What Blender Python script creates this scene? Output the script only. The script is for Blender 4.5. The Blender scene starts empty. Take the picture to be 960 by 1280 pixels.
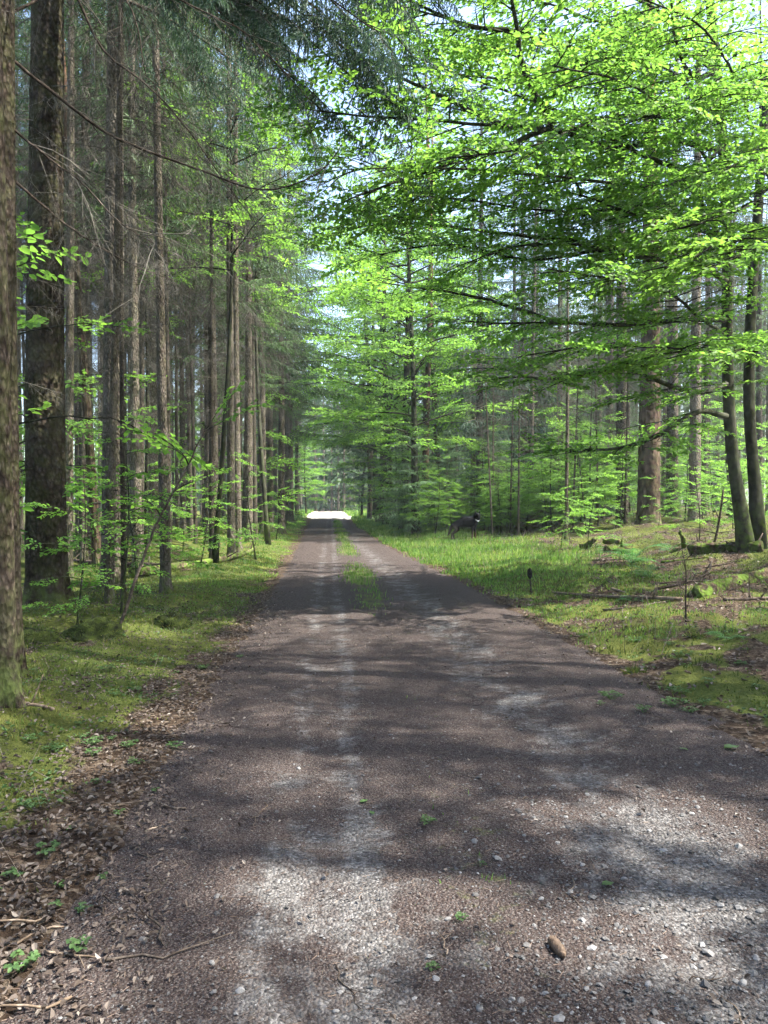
import bpy, math, random
import numpy as np
from mathutils import Vector, Matrix

# ------------------------------------------------------------------ camera, sky, sun, exposure
SC = bpy.context.scene
COL = SC.collection
PW, PH, FPX = 960.0, 1280.0, 960.0
CAM = np.array([0.0, 0.0, 1.55])
YAW, PITCH = math.radians(4.0), math.radians(-0.84)
cam_d = bpy.data.cameras.new('camera'); cam = bpy.data.objects.new('camera', cam_d); COL.objects.link(cam)
cam.location = CAM
cam.rotation_euler = (math.radians(90) + PITCH, 0, -YAW)
cam_d.sensor_fit = 'VERTICAL'; cam_d.sensor_height = 24.0; cam_d.lens = 24.0 * FPX / PH
cam_d.clip_start = 0.05; cam_d.clip_end = 2000
SC.camera = cam

SUN_ELEV = math.radians(54)
SUN_AZ = math.radians(-14)          # measured from +X (right of the road) towards +Y (ahead)
sdir = Vector((math.cos(SUN_ELEV) * math.cos(SUN_AZ), math.cos(SUN_ELEV) * math.sin(SUN_AZ), math.sin(SUN_ELEV)))
W = bpy.data.worlds.new('World'); SC.world = W; W.use_nodes = True
wn = W.node_tree.nodes; wl = W.node_tree.links
sky = wn.new('ShaderNodeTexSky'); sky.sky_type = 'NISHITA'; sky.sun_disc = False
sky.sun_elevation = SUN_ELEV; sky.sun_rotation = math.pi / 2 - SUN_AZ
sky.air_density = 1.0; sky.dust_density = 2.5; sky.ozone_density = 1.0
wn['Background'].inputs['Strength'].default_value = 0.15
wl.new(sky.outputs[0], wn['Background'].inputs[0])
sl = bpy.data.lights.new('sun', 'SUN'); sl.energy = 5.0; sl.angle = math.radians(0.53); sl.color = (1.0, 0.95, 0.86)
so = bpy.data.objects.new('sun', sl); COL.objects.link(so)
so.rotation_euler = sdir.to_track_quat('Z', 'Y').to_euler(); so.location = (20, 0, 40)
SC.view_settings.view_transform = 'Standard'; SC.view_settings.look = 'None'
SC.view_settings.gamma = 1.0; SC.view_settings.exposure = 2.15
SC.cycles.use_adaptive_sampling = True; SC.cycles.adaptive_threshold = 0.03
SC.cycles.max_bounces = 5; SC.cycles.diffuse_bounces = 4; SC.cycles.glossy_bounces = 2
SC.cycles.transmission_bounces = 4; SC.cycles.transparent_max_bounces = 4
SC.cycles.sample_clamp_indirect = 6.0
SC.cycles.use_denoising = True

cy, sy_ = math.cos(YAW), math.sin(YAW)
FWD = np.array([sy_ * math.cos(PITCH), cy * math.cos(PITCH), math.sin(PITCH)])
RGT = np.array([cy, -sy_, 0.0]); UPV = np.cross(RGT, FWD)
def P(px, py, D):
    """world point seen at pixel (px, py) at depth D"""
    return CAM + D * (FWD + RGT * (px - PW / 2) / FPX - UPV * (py - PH / 2) / FPX)
def XY(px, D):
    p = P(px, 626, D); return float(p[0]), float(p[1])

# ------------------------------------------------------------------ terrain functions
def sst(a, b, x):
    t = np.clip((np.asarray(x, float) - a) / (b - a), 0, 1); return t * t * (3 - 2 * t)
_r = np.random.default_rng(5)
_WV = [(_r.uniform(0, 2 * math.pi), _r.uniform(0, 6.28)) for _ in range(48)]
def noise(x, y, s, k=0):
    """cheap smooth noise, about -1..1; s = wavelength in metres"""
    o = 0
    for i in range(6):
        a, p = _WV[(k * 7 + i) % 48]
        f = 6.283 / (s * (0.7 + 0.16 * i))
        o = o + np.sin((x * math.cos(a) + y * math.sin(a)) * f + p + 1.3 * np.sin((x * math.sin(a + 1) - y * math.cos(a)) * f * 0.53 + p * 2))
    return o / 3.2
RY = [-30, 0, 4, 13, 27, 45, 62, 80, 300]
def roadL(y): return np.interp(y, RY, [-1.0, -1.0, -0.95, -0.95, -1.05, -1.35, -1.6, -1.9, -2.0])
def roadR(y): return np.interp(y, RY, [2.7, 2.7, 2.65, 2.5, 1.85, 1.6, 1.5, 1.6, 1.6])
def bank(x, y):
    """terrain beside the road, no micro relief"""
    z = 0.20 * sst(2.9, 5.0, x) + 0.62 * sst(5, 14, x)
    z = z + 0.12 * sst(-1.2, -2.4, x) * (1 + 0 * y) - 0.15 * sst(-5, -12, x)
    a = 0.05 + np.maximum(0.05 * sst(3, 8, x), 0.10 * sst(-1.8, -4.0, x))
    off = np.maximum(sst(0.0, 0.9, roadL(y) - x), sst(0.0, 0.9, x - roadR(y)))
    z = z + a * off * noise(x, y, 3.1, 0) + 0.25 * a * off * noise(x, y, 0.9, 1)
    return z, off
def gz(x, y):
    z, off = bank(x, y)
    edge = np.maximum(roadL(y) - x, x - roadR(y))
    z = z - 0.05 * sst(0.10, -0.35, edge) + 0.012 * noise(x, y, 0.35, 2)
    return z
def rz(x, y):
    w = roadR(y) - roadL(y); c = (roadR(y) + roadL(y)) / 2
    u = (x - c) / (w / 2)
    z = 0.018 - 0.045 * sst(0.8, 1.22, np.abs(u)) - 0.03 * sst(1.1, 1.35, np.abs(u))
    for t in (-0.05, 1.40):
        z = z - 0.016 * np.exp(-((x - t * np.where(x > 0.6, (roadR(y) / 2.6), 1)) / 0.24) ** 2)
    return z + 0.008 * noise(x, y, 0.6, 3) + 0.004 * noise(x, y, 0.17, 4)
def top(x, y): return np.maximum(gz(x, y), rz(x, y))
def topf(x, y): return float(top(np.float64(x), np.float64(y)))
def moss(x, y):
    """0..1 how green the forest floor is"""
    dl = roadL(y) - x; dr = x - roadR(y)
    n = noise(x, y, 1.6, 5) * 0.5 + noise(x, y, 0.5, 6) * 0.45 + noise(x, y, .2, 3) * .2 - .12
    ls = 0.30 * np.clip((6.5 - y) / 3, 0, 1)
    L = sst(0.05 + ls * 0.8, 0.55 + ls, dl + 0.25 * n) * sst(-0.75, 0.1, n + 0.45 * sst(9, 5, dl))
    R = sst(-0.05, 0.5, dr + 0.2 * n) * sst(-0.75, 0.3, n + 0.75 * sst(4.2, 2.2, dr) * sst(11, 15, y) + .10 - .22 * sst(1.0, 2.5, dr) * sst(20, 14, y))
    return np.clip(L + R, 0, 1)

# ------------------------------------------------------------------ mesh helpers
class MB:
    """collects vertices and quads / triangles with material index and a per-face random value"""
    def __init__(s): s.V = []; s.Q = []; s.T = []; s.mq = []; s.mt = []; s.rq = []; s.rt = []; s.n = 0
    def add(s, V, Q=None, T=None, m=0, r=None):
        V = np.asarray(V, float).reshape(-1, 3)
        if Q is not None and len(Q):
            Q = np.asarray(Q, int).reshape(-1, 4); s.Q.append(Q + s.n)
            s.mq.append(np.broadcast_to(np.asarray(m), (len(Q),))); s.rq.append(np.broadcast_to(np.asarray(0.5 if r is None else r, float), (len(Q),)))
        if T is not None and len(T):
            T = np.asarray(T, int).reshape(-1, 3); s.T.append(T + s.n)
            s.mt.append(np.broadcast_to(np.asarray(m), (len(T),))); s.rt.append(np.broadcast_to(np.asarray(0.5 if r is None else r, float), (len(T),)))
        s.V.append(V); s.n += len(V)
    def arrays(s):
        V = np.concatenate(s.V) if s.V else np.zeros((0, 3))
        c = lambda l, w, t: (np.concatenate(l) if l else np.zeros((0, w) if w else (0,), t))
        return V, c(s.Q, 4, int), c(s.T, 3, int), c(s.mq, 0, int), c(s.mt, 0, int), c(s.rq, 0, float), c(s.rt, 0, float)
    def merge(s, o):
        V, Q, T, mq, mt, rq, rt = o.arrays()
        if len(Q): s.Q.append(Q + s.n); s.mq.append(mq); s.rq.append(rq)
        if len(T): s.T.append(T + s.n); s.mt.append(mt); s.rt.append(rt)
        s.V.append(V); s.n += len(V)
    def place(s, tpl, M, t, rng):
        """k copies of a template (an MB); M (k,3,3), t (k,3)"""
        V, Q, T, mq, mt, rq, rt = tpl._a if hasattr(tpl, '_a') else tpl.arrays()
        tpl._a = (V, Q, T, mq, mt, rq, rt)
        k = len(t)
        if k == 0: return
        W_ = np.einsum('kij,nj->kni', M, V) + t[:, None, :]
        off = (np.arange(k) * len(V))[:, None, None] + s.n
        ri = rng.random(k)[:, None]
        if len(Q):
            s.Q.append((Q[None] + off).reshape(-1, 4)); s.mq.append(np.tile(mq, k)); s.rq.append((0.55 * rq[None] + 0.45 * ri).reshape(-1))
        if len(T):
            s.T.append((T[None] + off).reshape(-1, 3)); s.mt.append(np.tile(mt, k)); s.rt.append((0.55 * rt[None] + 0.45 * ri).reshape(-1))
        s.V.append(W_.reshape(-1, 3)); s.n += k * len(V)
    def mesh(s, name, mats, smooth=True):
        V, Q, T, mq, mt, rq, rt = s.arrays()
        me = bpy.data.meshes.new(name)
        me.vertices.add(len(V)); me.vertices.foreach_set('co', V.astype(np.float32).ravel())
        nl = len(Q) * 4 + len(T) * 3
        me.loops.add(nl); me.loops.foreach_set('vertex_index', np.concatenate([Q.ravel(), T.ravel()]).astype(np.int32))
        me.polygons.add(len(Q) + len(T))
        me.polygons.foreach_set('loop_start', np.concatenate([np.arange(len(Q)) * 4, len(Q) * 4 + np.arange(len(T)) * 3]).astype(np.int32))
        me.polygons.foreach_set('material_index', np.concatenate([mq, mt]).astype(np.int32))
        me.polygons.foreach_set('use_smooth', np.full(len(Q) + len(T), smooth))
        a = me.attributes.new('rnd', 'FLOAT', 'FACE'); a.data.foreach_set('value', np.concatenate([rq, rt]).astype(np.float32))
        for m in (mats if isinstance(mats, (list, tuple)) else [mats]): me.materials.append(MAT[m])
        me.update(calc_edges=True)
        return me
def nrm(v): v = np.asarray(v, float); return v / np.maximum(np.linalg.norm(v, axis=-1, keepdims=True), 1e-9)
def frames(d, roll=None, up=(0, 0, 1)):
    d = nrm(d); y = nrm(np.cross(np.broadcast_to(up, d.shape) + 1e-4, d)); z = np.cross(d, y)
    if roll is not None:
        c, s_ = np.cos(roll)[:, None], np.sin(roll)[:, None]; y, z = y * c + z * s_, z * c - y * s_
    return np.stack([d, y, z], axis=-1)
def tube(mb, path, rad, k=8, m=0, cap=True, lob=0.0, seed=0, r=0.5):
    path = np.asarray(path, float); n = len(path); rad = np.broadcast_to(np.asarray(rad, float), (n,))
    t = nrm(np.gradient(path, axis=0)); ref = np.array([0, 0, 1.0]) if abs(t[:, 2]).mean() < 0.85 else np.array([1.0, 0, 0])
    a = nrm(np.cross(t, ref)); b = np.cross(t, a)
    th = np.linspace(0, 2 * math.pi, k, endpoint=False)
    rr = rad[:, None] * np.ones(k)
    if lob:
        g = np.random.default_rng(seed); ph = g.uniform(0, 6.28, 4)
        rr = rr * (1 + lob * (0.5 * np.sin(3 * th + ph[0])[None] + 0.35 * np.sin(5 * th + ph[1])[None] + 0.5 * g.standard_normal((n, k))))
    V = path[:, None, :] + rr[..., None] * (np.cos(th)[None, :, None] * a[:, None, :] + np.sin(th)[None, :, None] * b[:, None, :])
    i, j = np.meshgrid(np.arange(n - 1), np.arange(k), indexing='ij'); j2 = (j + 1) % k
    Q = np.stack([i * k + j, i * k + j2, (i + 1) * k + j2, (i + 1) * k + j], -1).reshape(-1, 4)
    V = V.reshape(-1, 3)
    if cap:
        c = n * k; V = np.vstack([V, path[0], path[-1]])
        th_ = np.arange(k)
        T = np.vstack([np.stack([np.full(k, c), (th_ + 1) % k, th_], -1), np.stack([np.full(k, c + 1), (n - 1) * k + th_, (n - 1) * k + (th_ + 1) % k], -1)])
        mb.add(V, Q, T, m, r)
    else: mb.add(V, Q, None, m, r)
def smooth_path(pts, n):
    pts = np.asarray(pts, float); d = np.r_[0, np.cumsum(np.linalg.norm(np.diff(pts, axis=0), axis=1))]
    u = np.linspace(0, d[-1], n); out = np.stack([np.interp(u, d, pts[:, i]) for i in range(3)], -1)
    for _ in range(2): out[1:-1] = 0.25 * out[:-2] + 0.5 * out[1:-1] + 0.25 * out[2:]
    return out
def ribbons(mb, p0, p1, w, rng, m=0, taper=0.35):
    """thin flat strips p0->p1, random roll"""
    p0 = np.asarray(p0, float); p1 = np.asarray(p1, float); k = len(p0)
    if not k: return
    d = nrm(p1 - p0); q = nrm(rng.standard_normal((k, 3))); s_ = nrm(np.cross(d, q)) * (np.broadcast_to(w, (k,))[:, None] / 2)
    V = np.stack([p0 - s_ * .8, p0 + s_ * .8, p1 + s_ * taper, p1 - s_ * taper], 1).reshape(-1, 3)
    mb.add(V, np.arange(4 * k).reshape(k, 4), None, m, rng.random(k))

# gaps cut into the crowns to throw sun patches on these places (3-D target, radius of the gap)
SDIR = np.array(sdir)
def ground_at(px, py):
    d = FWD + RGT * (px - PW / 2) / FPX - UPV * (py - PH / 2) / FPX; s_ = (CAM[2] - .05) / -d[2]; p = CAM + d * s_
    for _ in range(6): s_ = (CAM[2] - topf(p[0], p[1])) / -d[2]; p = CAM + d * s_
    return p
GAPS = [(ground_at(px, py), r) for px, py, r in [(310, 1105, .16), (370, 1115, .22), (440, 1118, .26), (510, 1120, .26), (570, 1112, .2), (430, 1165, .16), (465, 1190, .12),
        (850, 1020, .3), (790, 1012, .18), (900, 1035, .25), (690, 1012, .16), (720, 1175, .22), (800, 1160, .2), (870, 1120, .22), (20, 1262, .25), (60, 1275, .2),
        (640, 765, .35), (720, 760, .4), (800, 765, .4), (880, 760, .4), (950, 750, .5), (900, 728, .5), (400, 772, .3), (440, 770, .25), (180, 790, .3), (600, 770, .25), (560, 772, .2)]]
GAPS += [(P(64, py, 9.6), .35) for py in (-20, 40, 110, 180, 240)] + [(P(60, 490, 9.5), .2)] + [(P(145, py, 12.3), .35) for py in (20, 100, 180, 260, 330)] + [(P(112, py, 16), .35) for py in (420, 500, 580, 650)]
def in_gap(C):
    """which of the points C lie in one of the open shafts towards the sun"""
    m = np.zeros(len(C), bool)
    for g_, r in GAPS:
        w = C - g_; t_ = w @ SDIR; d2 = (w * w).sum(1) - t_ * t_; m |= (t_ > .6) & (d2 < r * r)
    return m
def cut(mb, origin=(0, 0, 0)):
    V, Q, T, mq, mt, rq, rt = mb.arrays(); o = MB(); o.V = [V]; o.n = len(V)
    if len(Q): k = ~in_gap(V[Q].mean(1) + np.array(origin)); o.Q = [Q[k]]; o.mq = [mq[k]]; o.rq = [rq[k]]
    if len(T): k = ~in_gap(V[T].mean(1) + np.array(origin)); o.T = [T[k]]; o.mt = [mt[k]]; o.rt = [rt[k]]
    return o
# ------------------------------------------------------------------ materials
MAT = {}
class NT:
    def __init__(s, name):
        s.m = bpy.data.materials.new(name); s.m.use_nodes = True; s.t = s.m.node_tree; s.t.nodes.clear(); MAT[name] = s.m
        s.out = s.n('ShaderNodeOutputMaterial')
    def n(s, typ, **kw):
        o = s.t.nodes.new(typ)
        for k, v in kw.items():
            if k.startswith('i_'):
                key = k[2:]; key = int(key) if key.isdigit() else key.replace('_', ' ')
                if hasattr(v, 'is_output'): s.t.links.new(v, o.inputs[key])
                else: o.inputs[key].default_value = v
            else: setattr(o, k, v)
        return o
    def obj(s, scale=(1, 1, 1)):
        c = s.n('ShaderNodeTexCoord'); mp = s.n('ShaderNodeMapping'); s.t.links.new(c.outputs['Object'], mp.inputs[0]); mp.inputs['Scale'].default_value = scale
        return mp.outputs[0]
    def noise(s, vec, scale, det=4, rough=0.6): return s.n('ShaderNodeTexNoise', i_Vector=vec, i_Scale=scale, i_Detail=det, i_Roughness=rough).outputs['Fac']
    def vor(s, vec, scale, feat='F1', out='Distance'): return s.n('ShaderNodeTexVoronoi', feature=feat, i_Vector=vec, i_Scale=scale).outputs[out]
    def ramp(s, fac, stops):
        o = s.n('ShaderNodeValToRGB', i_Fac=fac); cr = o.color_ramp
        while len(cr.elements) < len(stops): cr.elements.new(0.5)
        for e, (p, c) in zip(cr.elements, stops): e.position = p; e.color = (c[0], c[1], c[2], 1) if hasattr(c, '__len__') else (c, c, c, 1)
        return o.outputs['Color']
    def mix(s, f, a, b, typ='MIX'):
        o = s.n('ShaderNodeMix', data_type='RGBA', blend_type=typ)
        for k, v in ((0, f), (6, a), (7, b)):
            if hasattr(v, 'is_output'): s.t.links.new(v, o.inputs[k])
            else: o.inputs[k].default_value = (v if k == 0 else (v[0], v[1], v[2], 1))
        return o.outputs[2]
    def math(s, op, a, b=0.0, clamp=False):
        o = s.n('ShaderNodeMath', operation=op, use_clamp=clamp)
        for k, v in ((0, a), (1, b)):
            if hasattr(v, 'is_output'): s.t.links.new(v, o.inputs[k])
            else: o.inputs[k].default_value = v
        return o.outputs[0]
    def attr(s, name): return s.n('ShaderNodeAttribute', attribute_name=name).outputs['Fac']
    def bump(s, h, st=0.5, d=0.02): return s.n('ShaderNodeBump', i_Height=h, i_Strength=st, i_Distance=d).outputs[0]
    def bsdf(s, col, rough=0.85, nor=None, spec=0.25):
        b = s.n('ShaderNodeBsdfPrincipled'); b.inputs['Roughness'].default_value = rough; b.inputs['Specular IOR Level'].default_value = spec
        if hasattr(col, 'is_output'): s.t.links.new(col, b.inputs['Base Color'])
        else: b.inputs['Base Color'].default_value = (*col, 1)
        if nor is not None: s.t.links.new(nor, b.inputs['Normal'])
        return b.outputs[0]
    def end(s, sh): s.t.links.new(sh, s.out.inputs[0])
def objrand(t): return t.n('ShaderNodeObjectInfo').outputs['Random']

def leaf_mat(name, stops, tr, trans=0.5, rough=0.5, spec=0.3):
    t = NT(name); r = t.attr('rnd'); c = t.ramp(r, stops)
    g = t.math('MULTIPLY_ADD', objrand(t), 0.3); t.t.nodes[-1].inputs[2].default_value = 0.85
    c = t.mix(1.0, c, g, 'MULTIPLY')
    a = t.bsdf(c, rough, None, spec)
    c2 = t.mix(1.0, c, tr, 'MULTIPLY')
    b = t.n('ShaderNodeBsdfTranslucent', i_Color=c2).outputs[0]
    t.end(t.n('ShaderNodeMixShader', i_0=trans, i_1=a, i_2=b).outputs[0])
leaf_mat('beech_leaf', [(0, (0.066, 0.148, 0.033)), (0.5, (0.104, 0.205, 0.043)), (1, (0.152, 0.265, 0.055))], (1.85, 1.9, 1.2), 0.58, 0.5, 0.2)
leaf_mat('oak_leaf', [(0, (0.035, 0.075, 0.025)), (1, (0.085, 0.15, 0.05))], (1.5, 1.5, 1.1), 0.4)
leaf_mat('needle', [(0, (0.026, 0.05, 0.024)), (0.55, (0.055, 0.10, 0.042)), (1, (0.10, 0.16, 0.062))], (1.5, 1.6, 1.0), 0.35, 0.6)
leaf_mat('needle_blue', [(0, (0.026, 0.05, 0.034)), (0.55, (0.05, 0.092, 0.06)), (1, (0.085, 0.14, 0.085))], (1.4, 1.5, 1.1), 0.3, 0.6)
leaf_mat('needle_young', [(0, (0.05, 0.09, 0.05)), (0.55, (0.085, 0.15, 0.075)), (1, (0.13, 0.21, 0.10))], (1.5, 1.6, 1.0), 0.4, 0.6)
leaf_mat('grass', [(0, (0.05, 0.12, 0.025)), (0.6, (0.11, 0.20, 0.04)), (1, (0.22, 0.28, 0.08))], (1.5, 1.5, 1.0), 0.45, 0.6)
leaf_mat('moss_blade', [(0, (0.035, 0.06, 0.016)), (0.6, (0.075, 0.105, 0.024)), (1, (0.17, 0.16, 0.055))], (1.4, 1.4, 1.0), 0.35, 0.8, 0.1)
leaf_mat('fern_leaf', [(0, (0.04, 0.13, 0.04)), (1, (0.10, 0.22, 0.08))], (1.6, 1.7, 1.2), 0.45)
leaf_mat('litter', [(0, (0.03, 0.022, 0.017)), (0.5, (0.08, 0.06, 0.047)), (0.85, (0.125, 0.10, 0.083)), (1, (0.20, 0.175, 0.15))], (0.9, 0.8, 0.6), 0.15, 0.6)
leaf_mat('debris', [(0, (0.025, 0.017, 0.013)), (0.6, (0.075, 0.05, 0.038)), (1, (0.17, 0.125, 0.095))], (0.5, 0.5, 0.5), 0.05, 0.8)

def bark(name, dark, mid, light, mossc=None, zs=0.25, sc=22, bump=0.7, mossz=0.5, orange=None):
    t = NT(name); v = t.obj((1, 1, zs))
    n1 = t.noise(v, sc, 6, 0.65); n2 = t.vor(v, sc * 1.1, 'F1'); n3 = t.noise(t.obj((1, 1, 0.5)), 2.2, 3)
    c = t.ramp(n1, [(0.25, dark), (0.5, mid), (0.75, light)])
    c = t.mix(t.ramp(n2, [(0.25, 0.0), (0.65, 0.8)]), c, dark)
    c = t.mix(t.ramp(n3, [(0.45, 0), (0.7, 0.5)]), c, light)
    sep = t.n('ShaderNodeSeparateXYZ', i_0=t.obj())
    if orange:
        f = t.n('ShaderNodeMapRange', i_0=sep.outputs[2], i_1=8.0, i_2=15.0).outputs[0]
        c = t.mix(t.math('MULTIPLY', f, 0.7), c, t.mix(n1, [k * 0.6 for k in orange], orange))
    if mossc:
        f = t.n('ShaderNodeMapRange', i_0=sep.outputs[2], i_1=mossz, i_2=0.0).outputs[0]
        f = t.math('MULTIPLY', t.math('ADD', f, 0.22), t.ramp(t.noise(t.obj(), 7, 5), [(0.42, 0), (0.6, 1)]), True)
        c = t.mix(f, c, mossc)
    g = t.math('MULTIPLY_ADD', objrand(t), 0.9); t.t.nodes[-1].inputs[2].default_value = 0.7
    c = t.mix(1.0, c, g, 'MULTIPLY')
    h = t.math('ADD', t.math('MULTIPLY', n1, 0.7), n2)
    t.end(t.bsdf(c, 0.95, t.bump(h, bump, 0.03), 0.03))
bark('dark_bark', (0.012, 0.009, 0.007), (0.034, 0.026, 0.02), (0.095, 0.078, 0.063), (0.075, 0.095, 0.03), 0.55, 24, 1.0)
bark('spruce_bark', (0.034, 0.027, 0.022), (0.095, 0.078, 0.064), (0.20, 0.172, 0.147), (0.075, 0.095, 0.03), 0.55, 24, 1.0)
bark('pine_bark', (0.018, 0.012, 0.009), (0.06, 0.04, 0.03), (0.13, 0.09, 0.07), (0.08, 0.10, 0.035), 0.22, 13, 1.0, 0.4, (0.42, 0.21, 0.13))
bark('beech_bark', (0.012, 0.012, 0.009), (0.028, 0.028, 0.020), (0.07, 0.07, 0.055), (0.045, 0.065, 0.015), 0.7, 8, 0.35, 1.2)
bark('dead_wood', (0.02, 0.015, 0.012), (0.06, 0.047, 0.038), (0.15, 0.125, 0.10), None, 1.0, 20, 0.4)
bark('twig_bark', (0.035, 0.032, 0.026), (0.09, 0.083, 0.069), (0.17, 0.16, 0.137), None, 1.0, 20, 0.2)
bark('log_wood', (0.02, 0.016, 0.012), (0.06, 0.045, 0.03), (0.14, 0.10, 0.07), (0.07, 0.11, 0.02), 1.0, 16, 0.7, 3.0)
bark('pale_wood', (0.08, 0.058, 0.04), (0.17, 0.13, 0.095), (0.30, 0.25, 0.20), None, 1.0, 25, 0.3)
bark('charred_wood', (0.005, 0.005, 0.005), (0.012, 0.011, 0.010), (0.03, 0.027, 0.024), None, 1.0, 40, 0.6)

t = NT('moss_rock'); v = t.obj(); n = t.noise(v, 9, 6); n2 = t.noise(v, 60, 4)
t.end(t.bsdf(t.ramp(n, [(0.35, (0.008, 0.009, 0.005)), (0.55, (0.03, 0.042, 0.01)), (0.75, (0.09, 0.11, 0.025))]), 0.95, t.bump(t.math('ADD', n2, n), 1.0, 0.03), 0.1))

# forest floor
t = NT('forest_floor'); v = t.obj(); m = t.attr('moss')
nf = t.noise(v, 38, 6, 0.7); nm = t.noise(v, 5, 5, 0.65); nb = t.noise(v, 0.7, 3)
cells = t.vor(v, 34, 'F1', 'Color'); cellv = t.n('ShaderNodeSeparateColor', i_0=cells).outputs[0]
brown = t.ramp(cellv, [(0.0, (0.022, 0.015, 0.011)), (0.4, (0.055, 0.039, 0.028)), (0.75, (0.10, 0.075, 0.055)), (1.0, (0.18, 0.145, 0.11))])
brown = t.mix(t.ramp(nf, [(0.35, 0.75), (0.6, 0)]), brown, (0.03, 0.021, 0.015))
green = t.ramp(nf, [(0.25, (0.022, 0.03, 0.01)), (0.5, (0.055, 0.075, 0.02)), (0.75, (0.12, 0.13, 0.04))])
green = t.mix(t.ramp(nb, [(0.4, 0), (0.65, 0.5)]), green, (0.13, 0.13, 0.035))
f = t.math('ADD', m, t.math('MULTIPLY', t.math('SUBTRACT', nm, 0.5), 1.6)); f = t.ramp(f, [(0.38, 0), (0.62, 1)])
c = t.mix(f, brown, green)
t.end(t.bsdf(c, 0.95, t.bump(t.math('ADD', nf, t.math('MULTIPLY', nm, 0.6)), 0.9, 0.04), 0.03))

# gravel road
t = NT('gravel'); v = t.obj(); tr = t.attr('track_sunlift'); ms = t.attr('moss')
n1 = t.noise(v, 2.2, 6, 0.7); n2 = t.noise(v, 9, 6, 0.7); n3 = t.noise(v, 90, 4, 0.7)
p1 = t.vor(v, 75, 'F1', 'Color'); pv = t.n('ShaderNodeSeparateColor', i_0=p1).outputs[0]; pd = t.vor(v, 75)
p2 = t.vor(v, 210, 'F1', 'Color'); pv2 = t.n('ShaderNodeSeparateColor', i_0=p2).outputs[1]
dirt = t.ramp(n3, [(0.28, (0.014, 0.010, 0.009)), (0.5, (0.044, 0.033, 0.030)), (0.75, (0.094, 0.075, 0.068))])
dirt = t.mix(t.ramp(pv2, [(0.65, 0), (0.97, 0.7)]), dirt, (0.15, 0.135, 0.125))
grey = t.ramp(pv, [(0.0, (0.055, 0.053, 0.052)), (0.5, (0.135, 0.13, 0.125)), (1.0, (0.25, 0.24, 0.232))])
grey = t.mix(t.ramp(n3, [(0.35, 0.7), (0.6, 0)]), grey, (0.055, 0.048, 0.045))
f = t.math('ADD', tr, t.math('ADD', t.math('MULTIPLY', t.math('SUBTRACT', n1, 0.5), 2.0), t.math('MULTIPLY', t.math('SUBTRACT', n2, 0.5), 1.6)))
c = t.mix(t.ramp(f, [(0.40, 0), (0.78, 0.95)]), dirt, grey)
fg = t.ramp(t.math('ADD', ms, t.math('MULTIPLY', t.math('SUBTRACT', n2, 0.5), 1.7)), [(0.5, 0), (0.8, 0.85)])
c = t.mix(fg, c, t.ramp(n3, [(0.3, (0.04, 0.045, 0.018)), (0.7, (0.13, 0.15, 0.05))]))
h = t.math('ADD', t.math('SUBTRACT', 1.0, pd), t.math('MULTIPLY', n3, 0.8))
t.end(t.bsdf(c, 0.95, t.bump(h, 0.8, 0.02), 0.07))

t = NT('stone'); r = t.attr('rnd'); v = t.obj(); n = t.noise(v, 120, 4)
c = t.ramp(r, [(0, (0.03, 0.028, 0.027)), (0.5, (0.10, 0.096, 0.094)), (0.85, (0.19, 0.185, 0.18)), (1, (0.33, 0.325, 0.32))])
t.end(t.bsdf(t.mix(0.5, c, t.mix(1.0, c, t.ramp(n, [(0.3, 0.35), (0.7, 1.5)]), 'MULTIPLY')), 0.8, None, 0.3))
t = NT('cone_scale'); v = t.obj(); n = t.noise(v, 60, 4)
t.end(t.bsdf(t.ramp(n, [(0.3, (0.03, 0.019, 0.012)), (0.7, (0.11, 0.075, 0.05))]), 0.7))
t = NT('dog_coat'); v = t.obj(); n = t.noise(v, 22, 4)
sp = t.n('ShaderNodeSeparateXYZ', i_0=v)
leg = t.n('ShaderNodeMapRange', i_0=t.math('ADD', sp.outputs[2], t.math('MULTIPLY', t.math('SUBTRACT', n, 0.5), 0.12)), i_1=0.30, i_2=0.16).outputs[0]
c = t.mix(leg, t.ramp(n, [(0.3, (0.002, 0.002, 0.0022)), (0.7, (0.006, 0.0062, 0.007))]), (0.05, 0.034, 0.022))
thigh = t.math('MULTIPLY', t.n('ShaderNodeMapRange', i_0=sp.outputs[0], i_1=-0.20, i_2=-0.30).outputs[0], t.n('ShaderNodeMapRange', i_0=sp.outputs[2], i_1=0.50, i_2=0.40).outputs[0])
c = t.mix(t.math('MULTIPLY', thigh, 0.7), c, (0.09, 0.075, 0.07))
t.end(t.bsdf(c, 0.55, t.bump(t.noise(v, 70, 3), 0.4, 0.01), 0.04))
t = NT('dog_dark'); t.end(t.bsdf((0.004, 0.004, 0.004), 0.5, None, 0.1))
t = NT('collar_fabric'); t.end(t.bsdf((0.55, 0.56, 0.58), 0.7))

# ------------------------------------------------------------------ object helpers
def link(name, me, parent=None, loc=None, rot=None, scale=None, kind=None):
    o = bpy.data.objects.new(name, me); COL.objects.link(o)
    if parent: o.parent = parent
    if loc is not None: o.location = loc
    if rot is not None: o.rotation_euler = rot
    if scale is not None: o.scale = scale
    if kind: o['kind'] = kind
    return o
def tag(o, label, cat, group=None):
    o['label'] = label; o['category'] = cat
    if group: o['group'] = group
    return o
def thing(name, label, cat, loc=(0, 0, 0), rot=(0, 0, 0), group=None):
    return tag(link(name, None, None, loc, rot), label, cat, group)

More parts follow.
